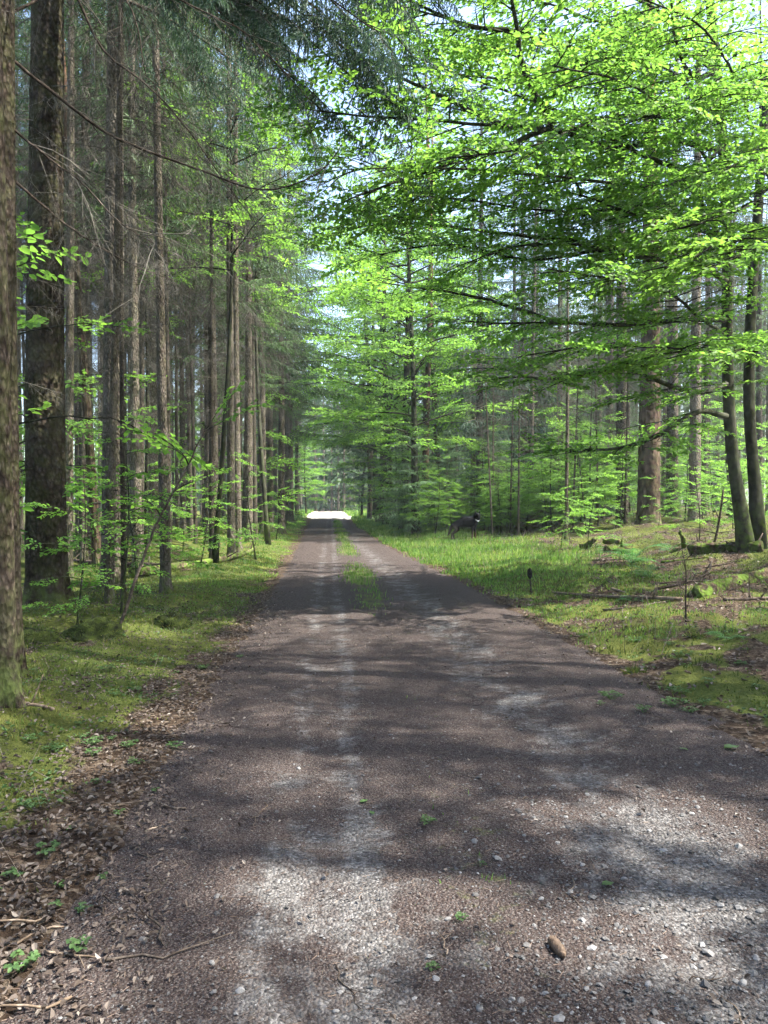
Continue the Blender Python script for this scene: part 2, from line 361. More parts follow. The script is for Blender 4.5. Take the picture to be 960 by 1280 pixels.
# ------------------------------------------------------------------ ground and road
def axis(segs):
    out = [np.arange(a, b, s_) for a, b, s_ in segs]; return np.concatenate(out + [[segs[-1][1]]])
gx = axis([(-260, -40, 8), (-40, -12, 1.0), (-12, -5, 0.3), (-5, 5, 0.12), (5, 14, 0.22), (14, 40, 1.0), (40, 260, 8)])
gy = axis([(-60, 1, 2.5), (1, 9, 0.12), (9, 20, 0.22), (20, 45, 0.5), (45, 120, 1.5), (120, 400, 10)])
X, Y = np.meshgrid(gx, gy, indexing='ij'); Z = gz(X, Y)
mb = MB(); nx, ny = X.shape
i, j = np.meshgrid(np.arange(nx - 1), np.arange(ny - 1), indexing='ij')
mb.add(np.stack([X, Y, Z], -1), np.stack([i * ny + j, (i + 1) * ny + j, (i + 1) * ny + j + 1, i * ny + j + 1], -1).reshape(-1, 4))
me = mb.mesh('ground', 'forest_floor')
a = me.attributes.new('moss', 'FLOAT', 'POINT'); a.data.foreach_set('value', moss(X, Y).astype(np.float32).ravel())
link('ground', me, kind='structure')

ry = axis([(-12, 1, 0.5), (1, 8, 0.06), (8, 20, 0.12), (20, 60, 0.4), (60, 140, 1.5)])
us = np.linspace(-1.3, 1.3, 62)
Y, U = np.meshgrid(ry, us, indexing='ij')
X = (roadR(Y) + roadL(Y)) / 2 + U * (roadR(Y) - roadL(Y)) / 2; Z = rz(X, Y)
def track_sunlift(x, y):
    q = roadR(y) / 2.6
    return np.clip(0.50 * np.exp(-((x + 0.20) / 0.13) ** 2) + 0.56 * np.exp(-((x - 0.12) / 0.13) ** 2) + 0.55 * np.exp(-((x - 1.42 * q) / 0.40) ** 2) + 0.28 * sst(4.2, 2.9, y) * sst(-.7, .0, x), 0, 1)  # wheel tracks; last term pales the near gravel so sun patches look brighter
def median(x, y):
    q = np.where(y > 13, 0.35 + 0.25 * roadR(y) / 2.6, 0.62)
    return np.exp(-((x - q) / 0.33) ** 2) * (0.95 * sst(9, 13, y) + 0.38 * sst(12, 5, y)) * (0.75 + 0.5 * noise(x, y, 4.0, 6))
mb = MB(); n_, k_ = X.shape
i, j = np.meshgrid(np.arange(n_ - 1), np.arange(k_ - 1), indexing='ij')
mb.add(np.stack([X, Y, Z], -1), np.stack([i * k_ + j, i * k_ + j + 1, (i + 1) * k_ + j + 1, (i + 1) * k_ + j], -1).reshape(-1, 4))
me = mb.mesh('road', 'gravel')
a = me.attributes.new('track_sunlift', 'FLOAT', 'POINT'); a.data.foreach_set('value', track_sunlift(X, Y).astype(np.float32).ravel())
a = me.attributes.new('moss', 'FLOAT', 'POINT'); a.data.foreach_set('value', median(X, Y).astype(np.float32).ravel())
link('road', me, kind='structure')

t = NT('sun_paint_gravel'); v = t.obj(); n1 = t.noise(v, .5, 4); n2 = t.noise(v, 12, 4)  # pale colour over the far road, painting its sunlit stretch
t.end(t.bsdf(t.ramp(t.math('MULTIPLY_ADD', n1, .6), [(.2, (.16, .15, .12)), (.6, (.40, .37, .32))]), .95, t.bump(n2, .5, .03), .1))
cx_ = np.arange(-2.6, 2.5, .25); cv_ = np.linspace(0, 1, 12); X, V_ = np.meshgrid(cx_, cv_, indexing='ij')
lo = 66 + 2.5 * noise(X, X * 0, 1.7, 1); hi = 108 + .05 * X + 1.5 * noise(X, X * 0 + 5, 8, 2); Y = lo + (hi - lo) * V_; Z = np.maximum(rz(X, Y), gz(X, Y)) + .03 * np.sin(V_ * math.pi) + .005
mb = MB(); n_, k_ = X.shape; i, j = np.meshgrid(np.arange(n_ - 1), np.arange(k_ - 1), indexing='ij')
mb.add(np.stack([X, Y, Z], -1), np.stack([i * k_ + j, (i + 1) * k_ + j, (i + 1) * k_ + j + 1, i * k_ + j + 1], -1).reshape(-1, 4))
link('road_sun_paint', mb.mesh('road_sun_paint', 'sun_paint_gravel'), kind='structure')  # strip laid on the road itself, sunlight painted in by its pale colour
# ------------------------------------------------------------------ foliage templates
def leaf_verts(L, w, fold=0.18, droop=0.1):
    """folded leaf along +X: six vertices, two quads"""
    return np.array([[0, 0, 0], [.3 * L, w * .46, fold * w], [.68 * L, w * .42, fold * w - droop * L * .5], [L, 0, -droop * L], [.68 * L, -w * .42, fold * w - droop * L * .5], [.3 * L, -w * .46, fold * w]])
LEAFQ = np.array([[0, 3, 2, 1], [0, 5, 4, 3]])
def leaf_template(L, w, m=0, **k):
    o = MB(); o.add(leaf_verts(L, w, **k), LEAFQ, None, m, 0.5); return o
def put_leaves(mb, pos, dirs, L, w, rng, m=1, tilt=0.35, size=0.25):
    pos = np.asarray(pos); dirs = nrm(dirs); k = len(pos)
    if not k: return
    s_ = 1 + size * rng.uniform(-1, 1, k)
    M = frames(dirs + np.c_[np.zeros((k, 2)), rng.normal(0, tilt * .6, k)], rng.normal(0, tilt, k)) * s_[:, None, None]
    tp = leaf_template(L, w, m); mbt = MB(); mbt.place(tp, M, pos, rng)
    mbt.rq = [rng.random(len(mbt.rq[0]) // 2).repeat(2)]; mb.merge(mbt)
def beech_spray(rng, L=0.7, leaf=0.072, step=0.042, m=1):
    """flat spray of alternate leaves on zigzag twigs, growing along +X"""
    o = MB(); n = 7; x = np.linspace(0, L, n)
    ax = np.stack([x, 0.03 * np.cumsum(rng.normal(0, 1, n)) * L, -0.16 * L * (x / L) ** 2 + rng.normal(0, .008, n)], -1); ax[0] = 0
    tube(o, ax, np.linspace(0.006, 0.002, n), 3, 0, False)
    pos, dr = [], []
    s_ = 1
    for t_ in np.arange(0.1, 0.98, 0.105 / L):
        p = np.array([np.interp(t_ * L, x, ax[:, q]) for q in range(3)])
        l2 = L * (0.48 - 0.33 * abs(t_ - 0.3)) * rng.uniform(0.6, 1.1); an = s_ * rng.uniform(0.65, 1.05); s_ = -s_
        d = np.array([math.cos(an), math.sin(an), rng.uniform(-.2, .08)])
        e = p + d * l2; ribbons(o, [p], [e], 0.005, rng, 0)
        q = np.arange(0.05, l2, step); ss = np.where(np.arange(len(q)) % 2, 1, -1)
        pos.append(p + d * q[:, None]); a2 = an + ss * rng.uniform(0.5, 1.0, len(q))
        dr.append(np.stack([np.cos(a2), np.sin(a2), rng.normal(-.12, .15, len(q))], -1))
    q = np.arange(0.3 * L, L, step); ss = np.where(np.arange(len(q)) % 2, 1, -1)
    pos.append(np.stack([np.interp(q, x, ax[:, k]) for k in range(3)], -1)); a2 = ss * rng.uniform(.4, .9, len(q)); dr.append(np.stack([np.cos(a2), np.sin(a2), rng.normal(-.12, .15, len(q))], -1))
    put_leaves(o, np.concatenate(pos), np.concatenate(dr), leaf, leaf * 0.66, rng, m)
    return o
g0 = np.random.default_rng(11)
SPRAY = [beech_spray(g0, g0.uniform(.6, .85)) for _ in range(8)]
SPRAY_FAR = [beech_spray(g0, g0.uniform(.8, 1.1), 0.095, 0.075) for _ in range(6)]

def place_random(mb, tpls, M, t, rng):
    ch = rng.integers(0, len(tpls), len(t))
    for q, tp in enumerate(tpls):
        s_ = ch == q
        if s_.any(): mb.place(tp, M[s_], t[s_], rng)
def limb_sprays(path, rng, sub=0.38, sublen=1.3, start=0.25, spacing=0.32, scale=1.0, tip=True):
    """sub-branches of a limb (list of paths) and spray placements (pos, dir, scale)"""
    path = np.asarray(path, float); d = np.r_[0, np.cumsum(np.linalg.norm(np.diff(path, axis=0), axis=1))]; Ltot = d[-1]
    at_ = lambda u: np.array([np.interp(u, d, path[:, k]) for k in range(3)])
    subs, pos, dr = [], [], []
    sgn = 1
    for u in np.arange(start * Ltot, Ltot, sub):
        p = at_(u); tg = nrm(at_(min(u + .15, Ltot)) - at_(max(u - .15, 0)))
        hor = nrm(np.cross([0, 0, 1.0], tg)); sgn = -sgn; an = rng.uniform(0.5, 1.1)
        dd = nrm(tg * math.cos(an) + sgn * hor * math.sin(an) + np.array([0, 0, rng.uniform(-.12, .22)]))
        l2 = sublen * rng.uniform(.55, 1.15) * (1.15 - 0.6 * (u / Ltot)); n = 6; w = np.linspace(0, 1, n)
        bend = nrm(np.cross(dd, [0, 0, 1.0])) * rng.uniform(-.2, .2)
        sp = p + dd * (w * l2)[:, None] + bend * (w ** 2 * l2)[:, None] + np.array([0, 0, -0.12]) * (w ** 2 * l2)[:, None]
        subs.append(sp)
        for k, v in enumerate(np.arange(0.15, l2 + .01, spacing)):
            f = v / l2; q = np.array([np.interp(f, w, sp[:, c]) for c in range(3)]); h2 = nrm(np.cross([0, 0, 1.0], dd)); a2 = rng.uniform(.35, .95) * (1 if k % 2 else -1)
            if f > .9: a2 *= .3
            pos.append(q); dr.append(dd * math.cos(a2) + h2 * math.sin(a2) + [0, 0, rng.uniform(-.2, .1)])
    if tip: pos.append(path[-1]); dr.append(path[-1] - path[-2])
    return subs, np.array(pos), np.array(dr)
def dress_limb(mb, path, rng, tpls=SPRAY, scale=1.0, keep=1.0, m_sub=0, **kw):
    subs, pos, dr = limb_sprays(path, rng, **kw)
    for sp in subs: tube(mb, sp, np.linspace(.011, .004, len(sp)) * scale, 4, m_sub, False)
    s_ = rng.random(len(pos)) < keep; pos, dr = pos[s_], dr[s_]
    k = len(pos); M = frames(dr, rng.normal(0, .28, k)) * (scale * rng.uniform(.75, 1.25, k))[:, None, None]
    place_random(mb, tpls, M, pos, rng)

def spruce_branch(rng, L=3.0, dense=True, hang=0.6, mid=False, coarse=False):
    """live drooping spruce bough along +X"""
    o = MB(); n = 9; u = np.linspace(0, 1, n)
    ax = np.stack([u * L, rng.normal(0, .02, n) * L, L * (0.06 * u - 0.42 * u ** 2 + 0.20 * u ** 3)], -1); ax[0] = 0
    tube(o, ax, np.linspace(0.016, 0.003, n), 4, 0, False)
    st, wd, ts = (0.11, 0.026, 0.055) if dense else ((0.15, 0.030, 0.075) if mid else (0.20, 0.042, 0.10))
    if coarse: st, wd, ts = 0.28, 0.065, 0.14
    A, B, P0, P1 = [], [], [], []
    sg = 1
    for t_ in np.arange(0.12, 1.0, st / L / 2):
        p = np.array([np.interp(t_, u, ax[:, q]) for q in range(3)]); sg = -sg
        l2 = (0.85 - 0.6 * t_) * rng.uniform(.5, 1.1) * (0.5 + min(t_ * 4, 1) * .5)
        d0 = nrm(np.array([math.cos(.95), sg * math.sin(.95), -.05])); hg = hang * rng.uniform(.6, 1.4)
        m_ = p + d0 * l2 * .5 + [0, 0, -hg * l2 * .3]; e = m_ + d0 * l2 * .28 + [0, 0, -hg * l2 * .85]
        A += [p, m_]; B += [m_, e]
        for s0, s1 in ((p, m_), (m_, e)):
            ll = np.linalg.norm(s1 - s0); dd = (s1 - s0) / ll; sd = nrm(np.cross(dd, [0, 0, 1.0]))
            for k, q in enumerate(np.arange(.03, ll, ts)):
                b = s0 + dd * q; sx = 1 if k % 2 else -1
                P0.append(b); P1.append(b + (dd * .6 + sd * sx * .55 + np.array([0, 0, -.35 * hg * 1.4])) * rng.uniform(.07, .17) * (1 if dense or mid else 1.35))
    ribbons(o, A, B, wd, rng, 1, .8); ribbons(o, P0, P1, wd, rng, 1, .4)
    return o
def dead_branch(rng, L=2.0, twigs=13):
    o = MB(); n = 7; u = np.linspace(0, 1, n)
    ax = np.stack([u * L, np.cumsum(rng.normal(0, .025, n)) * L, L * (-.05 * u - 0.30 * u ** 2 + .12 * u ** 3)], -1); ax[0] = 0
    tube(o, ax, np.linspace(0.011, 0.003, n), 3, 0, False)
    A, B, C_, D_ = [], [], [], []
    for t_ in rng.uniform(.15, 1, twigs):
        p = np.array([np.interp(t_, u, ax[:, q]) for q in range(3)]); sg = rng.choice([-1, 1])
        d = nrm([.7, sg * rng.uniform(.3, .9), rng.uniform(-.8, .15)]); l2 = rng.uniform(.25, .8); e = p + d * l2 + [0, 0, -.25 * l2]
        A.append(p); B.append(e)
        for _ in range(5):
            q = p + (e - p) * rng.uniform(.2, 1); C_.append(q); D_.append(q + np.array([rng.normal(0, .06), rng.normal(0, .06), -rng.uniform(.06, .35)]))
    ribbons(o, A, B, .009, rng, 0, .5); ribbons(o, C_, D_, .006, rng, 0, .5)
    return o
LIVE = [spruce_branch(g0, 3.0, True) for _ in range(5)]
LIVEF = [spruce_branch(g0, 3.0, False) for _ in range(5)]
DEAD = [dead_branch(g0) for _ in range(7)]
LIVES = [spruce_branch(g0, 3.0, False, .6, False, True) for _ in range(4)]
LIVEM = [spruce_branch(g0, 3.0, False, .5, True) for _ in range(5)]

def conifer_crown(seed, H, z0, Lmax, whorl=0.55, per=5, tpl=LIVEF, topfrac=0.8):
    rng = np.random.default_rng(seed); o = MB(); M_, T_ = [], []
    zs = np.arange(z0, H - .3, whorl); pos, dirs, sc = [], [], []
    for z in zs:
        f = (z - z0) / (H - z0); L = Lmax * (1 - f) ** topfrac * (0.75 + 0.25 * min(1, f * 8)) + .3
        a0 = rng.uniform(0, 6.28)
        for k in range(per):
            a_ = a0 + k * 6.283 / per + rng.normal(0, .25); el = rng.uniform(-.1, .12) + 0.35 * f
            pos.append((0, 0, z + rng.uniform(-.25, .25))); dirs.append((math.cos(a_), math.sin(a_), el)); sc.append(L * rng.uniform(.6, 1.15) / 3)
    pos, dirs, sc = np.array(pos), np.array(dirs), np.array(sc)
    M = frames(dirs, rng.normal(0, .15, len(pos))) * sc[:, None, None]
    M[:, :, 1] *= (1 / np.sqrt(np.maximum(sc, .3)))[:, None] * .9
    place_random(o, tpl, M, pos, rng)
    return o
def dead_set(seed, z0, z1, n, Lmin, Lmax, side=None):
    rng = np.random.default_rng(seed); o = MB(); f = rng.random(n) ** .7
    z = z0 + (z1 - z0) * f; a_ = rng.uniform(0, 6.28, n)
    d = np.stack([np.cos(a_), np.sin(a_), rng.uniform(-.25, .15, n)], -1)
    s_ = (Lmin + (Lmax - Lmin) * f * rng.uniform(.5, 1.2, n)) / 2.0
    M = frames(d, rng.normal(0, .3, n)) * s_[:, None, None]; place_random(o, DEAD, M, np.stack([0 * z, 0 * z, z], -1), rng)
    return o
def trunk_mb(seed, r0=0.2, H=24.0, k=16, flare=0.55, roots=5, wob=0.03, plates=0.0):
    rng = np.random.default_rng(seed)
    if plates: k = 60
    z = np.concatenate([[-.25, -.08, 0, .06, .14, .25, .4, .6, .9, 1.3], np.arange(1.9, H * .6, .9), np.linspace(H * .62, H, 8)])
    if plates: z = np.concatenate([np.arange(-.2, 8.5, .045), np.arange(8.6, H * .6, .9), np.linspace(H * .62, H, 8)])
    th = np.linspace(0, 2 * math.pi, k, endpoint=False); ph = rng.uniform(0, 6.28)
    R = r0 * (np.clip(1 - z / H, 0.02, 1) ** .75)[:, None] * (1 + (.03 if not plates else .006) * rng.standard_normal((len(z), k)))
    fl = flare * np.exp(-np.maximum(z, 0) / .22)[:, None]; lob = (0.55 + 0.45 * np.cos(roots * th + ph + .6 * np.sin(th + ph)))[None]
    R = R + r0 * fl * lob
    if plates:
        A_, Z_ = np.meshgrid(th * r0, z); R = R / (1 + .03 * 0) + 0
        wv = np.abs(noise(np.cos(th)[None] * r0 + 0 * Z_, Z_ * .45 + np.sin(th)[None] * r0, .055, 1)); w2 = noise(np.cos(th)[None] * r0 * 2, Z_ + np.sin(th)[None] * r0 * 2, .12, 3)
        R = R + plates * (np.clip(wv, 0, .8) - .4) + plates * .6 * w2
    wx = wob * np.sin(z * .33 + ph); wy = wob * np.cos(z * .27 + 2 * ph); wx -= wx[2]; wy -= wy[2]
    V = np.stack([R * np.cos(th) + wx[:, None], R * np.sin(th) + wy[:, None], np.repeat(z[:, None], k, 1)], -1).reshape(-1, 3)
    n = len(z); i, j = np.meshgrid(np.arange(n - 1), np.arange(k), indexing='ij'); j2 = (j + 1) % k
    o = MB(); o.add(V, np.stack([i * k + j, i * k + j2, (i + 1) * k + j2, (i + 1) * k + j], -1).reshape(-1, 4)); return o

TRUNK = [trunk_mb(20 + q).mesh('spruce_trunk', 'spruce_bark') for q in range(4)]
TRUNK_PINE = [trunk_mb(30 + q, flare=.35, wob=.12).mesh('pine_trunk', 'pine_bark') for q in range(3)]
CROWN_ROAD = [conifer_crown(40 + q, 24, 5.2 + .6 * q, 3.2, .78, 5, LIVEM).mesh('spruce_crown', ['dead_wood', 'needle']) for q in range(3)]
CROWN_HALF = [conifer_crown(45 + q, 24, 7.6 + .8 * q, 2.9, 1.0, 4, LIVEM).mesh('spruce_crown_half', ['dead_wood', 'needle']) for q in range(2)]
CROWN_IN = [conifer_crown(50 + q, 24, 11 + q, 2.4, .95, 4).mesh('spruce_crown_high', ['dead_wood', 'needle']) for q in range(3)]
CROWN_BLUE = [conifer_crown(60 + q, 22, 2.6 + q, 4.0, .75, 5).mesh('fir_crown', ['dead_wood', 'needle_blue']) for q in range(2)]
CROWN_YOUNG = [conifer_crown(70 + q, 5, .25, 1.7, .26, 5).mesh('young_spruce_crown', ['dead_wood', 'needle_young']) for q in range(2)]
DEADS = [dead_set(80 + q, 2.2, 11, 70, .5, 2.3).mesh('dead_twig', 'twig_bark') for q in range(4)]
TWIGGY = [dead_set(90 + q, 1.2, 7, 60, .4, 1.3).mesh('dead_twig_low', 'twig_bark') for q in range(2)]

def conifer(name, label, cat, x, y, dia, H=24, crown=None, dead=None, group=None, trunk=None, lean=None, cs=1.0, rz_=None, seed=0):
    g = random.Random(seed or int(abs(x * 971 + y * 131)))
    z = topf(x, y)
    t = thing(name, label, cat, (x, y, z), lean or (g.gauss(0, .010), g.gauss(0, .010), g.uniform(0, 6.28) if rz_ is None else rz_), group)
    s_ = dia / .4
    link('trunk', trunk or g.choice(TRUNK), t, scale=(s_, s_, H / 24))
    if dead: link('dead_twig', dead, t, scale=(.8 + .2 * s_, .8 + .2 * s_, 1), rot=(0, 0, g.uniform(0, 6)), kind='stuff')
    if crown: link('crown', crown, t, scale=(cs, cs, H / 24), rot=(0, 0, g.uniform(0, 6)))
    return t

# ------------------------------------------------------------------ spruces across the road from the dog
LG = 'spruces in the stand across the road from the dog'
NEAR = []
def left(px, D, dia, label, **k):
    x, y = XY(px, D); NEAR.append((x, y)); return conifer(k.pop('name', 'spruce_tree'), label, 'tree', x, y, dia, **k)
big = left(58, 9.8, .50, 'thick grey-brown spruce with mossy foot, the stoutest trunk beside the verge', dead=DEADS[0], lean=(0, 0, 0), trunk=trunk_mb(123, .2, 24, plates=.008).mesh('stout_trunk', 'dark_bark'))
left(140, 12.6, .37, 'straight spruce just behind the stoutest trunk, its foot hidden by beech leaves', dead=DEADS[1], crown=CROWN_IN[0])
left(136, 10.3, .115, 'slim pole-like spruce in front of a thicker trunk', dead=TWIGGY[0], H=13)
left(207, 11.8, .165, 'slender spruce standing alone on the moss next to the fallen trunk', dead=DEADS[2], crown=CROWN_IN[1], H=18)
left(192, 24, .46, 'broad shaded spruce trunk rising behind the slender mossy-footed one', dead=DEADS[3], crown=CROWN_HALF[1])
left(265, 18.5, .13, 'pole-thin spruce at the edge of the fallen trunk', dead=TWIGGY[1], H=15)
left(289, 18.7, .20, 'dark spruce at the thin end of the fallen trunk', dead=DEADS[0], crown=CROWN_HALF[1])
left(297.5, 22, .22, 'pale sunlit spruce trunk directly behind a dark one', dead=DEADS[1], crown=CROWN_HALF[0])
RG = 'spruces lining the far verge'
for q, (px, D, dia) in enumerate([(311, 25, .28), (319, 28, .18), (329, 31, .31), (338, 35, .30), (352, 34, .33), (358, 46, .34), (364, 52, .35), (371, 66, .36)]):
    left(px, D, dia, 'tall spruce in the row along the grassy verge across from the dog', crown=CROWN_ROAD[q % 3] if q > 3 else CROWN_HALF[q % 2], cs=1.0 if q < 5 else 1.4, H=24 if q < 5 else 29, dead=DEADS[q % 4], group=RG)
left(122, 16, .19, 'reddish sunlit pine trunk leaning slightly among grey spruces', name='pine_tree', trunk=TRUNK_PINE[0], dead=TWIGGY[0], lean=(.0, -.055, 0), crown=CROWN_IN[2])
left(84, 14, .17, 'pale narrow spruce right behind the stoutest trunk', dead=TWIGGY[1], crown=CROWN_IN[0])
left(100, 21, .26, 'mid-sized spruce between the stoutest trunk and the reddish pine', dead=DEADS[1], crown=CROWN_IN[1])
g = random.Random(4); cnt = 0
LSET = [(.17, 'slim pole-like bare-stemmed spruce deep in the stand across the road from the dog', 'slim spruces in the stand'), (.25, 'medium bare-stemmed spruce deep in the stand across the road from the dog', 'medium spruces in the stand'), (9, 'stout bare-stemmed spruce deep in the stand across the road from the dog', 'stout spruces in the stand')]
for _ in range(9000):
    D = 13 + 64 * g.random() ** .75; px = g.uniform(-25, 380); x, y = XY(px, D)
    if x > -2.9 - .02 * y or x < -15.5 or (68 < y < 106 and x > -12): continue
    md = 1.2 if D < 36 else 1.9
    if any((x - a_) ** 2 + (y - b_) ** 2 < md * md for a_, b_ in NEAR): continue
    if D < 24 and abs(px - 240) < 25: continue
    NEAR.append((x, y)); cnt += 1
    dia = g.choice([g.uniform(.10, .17), g.uniform(.12, .22), g.uniform(.2, .34)]); _, lab, grp = next(l_ for l_ in LSET if dia < l_[0])
    conifer('spruce_tree', lab, 'tree', x, y, dia, H=g.uniform(18, 25), crown=(CROWN_ROAD[g.randrange(3)] if D > 45 else CROWN_HALF[g.randrange(2)]) if x > -4.5 else CROWN_IN[g.randrange(3)] if (x > -4.5 or g.random() < (.7 if D < 36 else .3)) else None,
            dead=DEADS[g.randrange(4)] if D < 32 and g.random() < .7 else None, group=grp)
    if cnt >= 185: break
# two trunks at the rim of the frame, with long dead boughs reaching over the verge
xb, yb = XY(2, 6.4)
fg = thing('spruce_tree', 'close dark spruce with long bare arching dead boughs over the verge', 'tree', (xb, yb, topf(xb, yb)))
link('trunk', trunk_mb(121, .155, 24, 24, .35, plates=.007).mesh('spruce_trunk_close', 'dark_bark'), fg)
def px_path(pts, n=18): return smooth_path([P(*p) for p in pts], n)
def bough(parent, pts, r0, r1, rng, twigs=26, name='branch', live=0.0):
    o = MB(); p = px_path(pts, 26) - np.array(parent.location)
    p = p + np.cumsum(rng.normal(0, .004, p.shape), axis=0)
    tube(o, p, np.linspace(r0, r1, len(p)), 6, 0); b = link(name, o.mesh('bough', 'dead_wood'), parent)
    tw = MB(); d = np.gradient(p, axis=0); ii = rng.integers(4, len(p), twigs)
    s_ = rng.uniform(.18, .5, twigs); dirs = nrm(d[ii]) * .8 + rng.normal(0, .5, (twigs, 3)) + [0, 0, -.35]
    M = frames(dirs, rng.uniform(-1, 1, twigs)) * s_[:, None, None]
    place_random(tw, DEAD, M, p[ii], rng)
    link('twig', tw.mesh('bough_twig', 'twig_bark'), b, kind='stuff')
    return b
gb = np.random.default_rng(77)
bough(fg, [(8, 70, 6.4), (65, 115, 6.5), (135, 165, 6.7), (200, 192, 6.8), (270, 215, 6.9), (325, 238, 7.0), (372, 230, 7.0), (412, 208, 7.1), (430, 178, 7.1)], .015, .005, gb, 30)
bough(fg, [(8, 155, 6.4), (70, 205, 6.3), (110, 235, 6.2), (150, 278, 6.1), (190, 300, 6.0)], .012, .003, gb, 14)
bough(fg, [(8, 215, 6.4), (60, 262, 6.6), (110, 300, 6.9), (165, 328, 7.2), (225, 348, 7.4)], .012, .003, gb, 16)
bough(fg, [(2, -60, 6.4), (85, -30, 6.6), (125, 60, 6.8), (190, 110, 7), (240, 165, 7.2), (300, 250, 7.3)], .014, .004, gb, 22)
bough(fg, [(2, -90, 6.4), (120, -60, 6.0), (165, 20, 5.9), (176, 90, 5.9)], .012, .004, gb, 12)
bough(fg, [(8, 20, 6.4), (90, -20, 6.8), (200, -10, 7.2), (310, 40, 7.6), (380, 120, 7.8)], .013, .004, gb, 22)
link('dead_twig', dead_set(131, 2.0, 9, 50, .5, 1.6).mesh('dead_twig_close', 'twig_bark'), fg, kind='stuff')
link('crown', CROWN_ROAD[1], fg, scale=(.9, .9, 1), rot=(0, 0, 1.0), loc=(0, 0, 4.5))
xa, ya = XY(-14, 5.3)
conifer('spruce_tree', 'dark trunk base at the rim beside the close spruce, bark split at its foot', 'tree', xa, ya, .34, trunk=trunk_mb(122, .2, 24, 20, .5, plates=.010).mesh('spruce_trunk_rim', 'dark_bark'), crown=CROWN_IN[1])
# live drooping boughs of the stout spruce, over the verge and the road
def live_bough(parent, base, tip, rng, n=9, mat='needle_blue', sag=.5):
    o = MB(); a0 = np.array(base) - np.array(parent.location); b0 = np.array(tip) - np.array(parent.location); u = np.linspace(0, 1, 16)[:, None]
    p = a0 + (b0 - a0) * u + np.array([0, 0, sag]) * np.sin(u * math.pi) ; tube(o, p, np.linspace(.03, .006, 16), 6, 0)
    b = link('branch', o.mesh('live_bough', 'dead_wood'), parent)
    f = MB(); n = int(n * 1.25); uu = rng.uniform(.3, 1, n); q = a0 + (b0 - a0) * uu[:, None] + np.array([0, 0, sag]) * np.sin(uu * math.pi)[:, None]
    hd = nrm((b0 - a0) * [1, 1, 0]); side = np.cross([0, 0, 1.0], hd)
    dirs = hd + side * (rng.choice([-1, 1], n) * rng.uniform(.3, 1.3, n))[:, None] + np.c_[np.zeros((n, 2)), rng.uniform(-1.1, -.25, n)]
    M = frames(dirs, rng.normal(0, .3, n)) * (rng.uniform(.35, .6, n))[:, None, None]
    place_random(f, LIVE, M, q, rng); f = cut(f, np.array(parent.location))
    link('foliage', f.mesh('live_foliage', ['dead_wood', mat]), b, kind='stuff'); return b
bl = np.array(big.location)
for tip, zb, n in [((430, 60, 8.6), 8.6, 12), ((350, 50, 9.0), 8.3, 12), ((490, -10, 8.4), 9.3, 14), ((300, -20, 9.4), 9.0, 12), ((400, -40, 9.4), 9.6, 12), ((250, 60, 10.5), 8.2, 9), ((540, -60, 9.0), 10.2, 12), ((470, 40, 8.0), 8.8, 12), ((400, 15, 8.2), 8.8, 12), ((440, 95, 8.7), 8.4, 10), ((360, 95, 8.8), 8.2, 10), ((420, 200, 12), 8.0, 9)]:
    live_bough(big, bl + [0, 0, zb], P(*tip), gb, n)
cb = link('crown', conifer_crown(141, 24, 9.2, 3.2, .7, 4).mesh('stout_spruce_crown', ['dead_wood', 'needle']), big)

# ------------------------------------------------------------------ the big beech on the dog's side
BX, BY = XY(932, 16); BZ = topf(BX, BY)
beech = thing('beech_tree', 'large double-stemmed mossy beech spreading bright green leaves over the road', 'tree', (BX, BY, BZ))
BL = np.array([BX, BY, BZ]); gh = np.random.default_rng(210)
def limb(parent, origin, pts, r0, r1, rng, leaves=True, tpls=SPRAY, scale=1.0, keep=1.0, **kw):
    p = smooth_path(pts, 22) - origin; p[1:] += np.cumsum(rng.normal(0, .008, p[1:].shape), axis=0)
    o = MB(); tube(o, p, np.linspace(r0, r1, len(p)) , 7, 0); b = link('branch', o.mesh('beech_limb', globals().get('limb_mat', 'beech_bark')), parent)
    if leaves:
        f = MB(); dress_limb(f, p, rng, tpls, scale, keep, **kw); f = cut(f, origin)
        link('foliage', f.mesh('beech_foliage', ['beech_bark', 'beech_leaf']), b, kind='stuff')
    return b
s1 = [P(934, 684, 16), P(922, 620, 16), P(912, 540, 15.9), P(908, 430, 15.8), P(910, 330, 15.6), P(905, 200, 15.3), P(897, 90, 15.1), P(880, -60, 15), P(870, -220, 15), P(868, -420, 15.2)]
s2 = [P(948, 682, 16.1), P(944, 600, 16.1), P(935, 520, 16.2), P(937, 410, 16.3), P(945, 300, 16.5), P(955, 150, 16.6), P(985, -60, 16.8), P(1010, -260, 17), P(1020, -430, 17)]
for s_, r0 in ((s1, .13), (s2, .125)):
    o = MB(); p = smooth_path(s_, 34) - BL; rr = np.linspace(r0, .05, 34); rr[:3] *= [1.7, 1.25, 1.08]; p[0, 2] -= .25
    tube(o, p, rr, 14, 0, True, .05, 3); link('trunk', o.mesh('beech_stem', 'beech_bark'), beech)
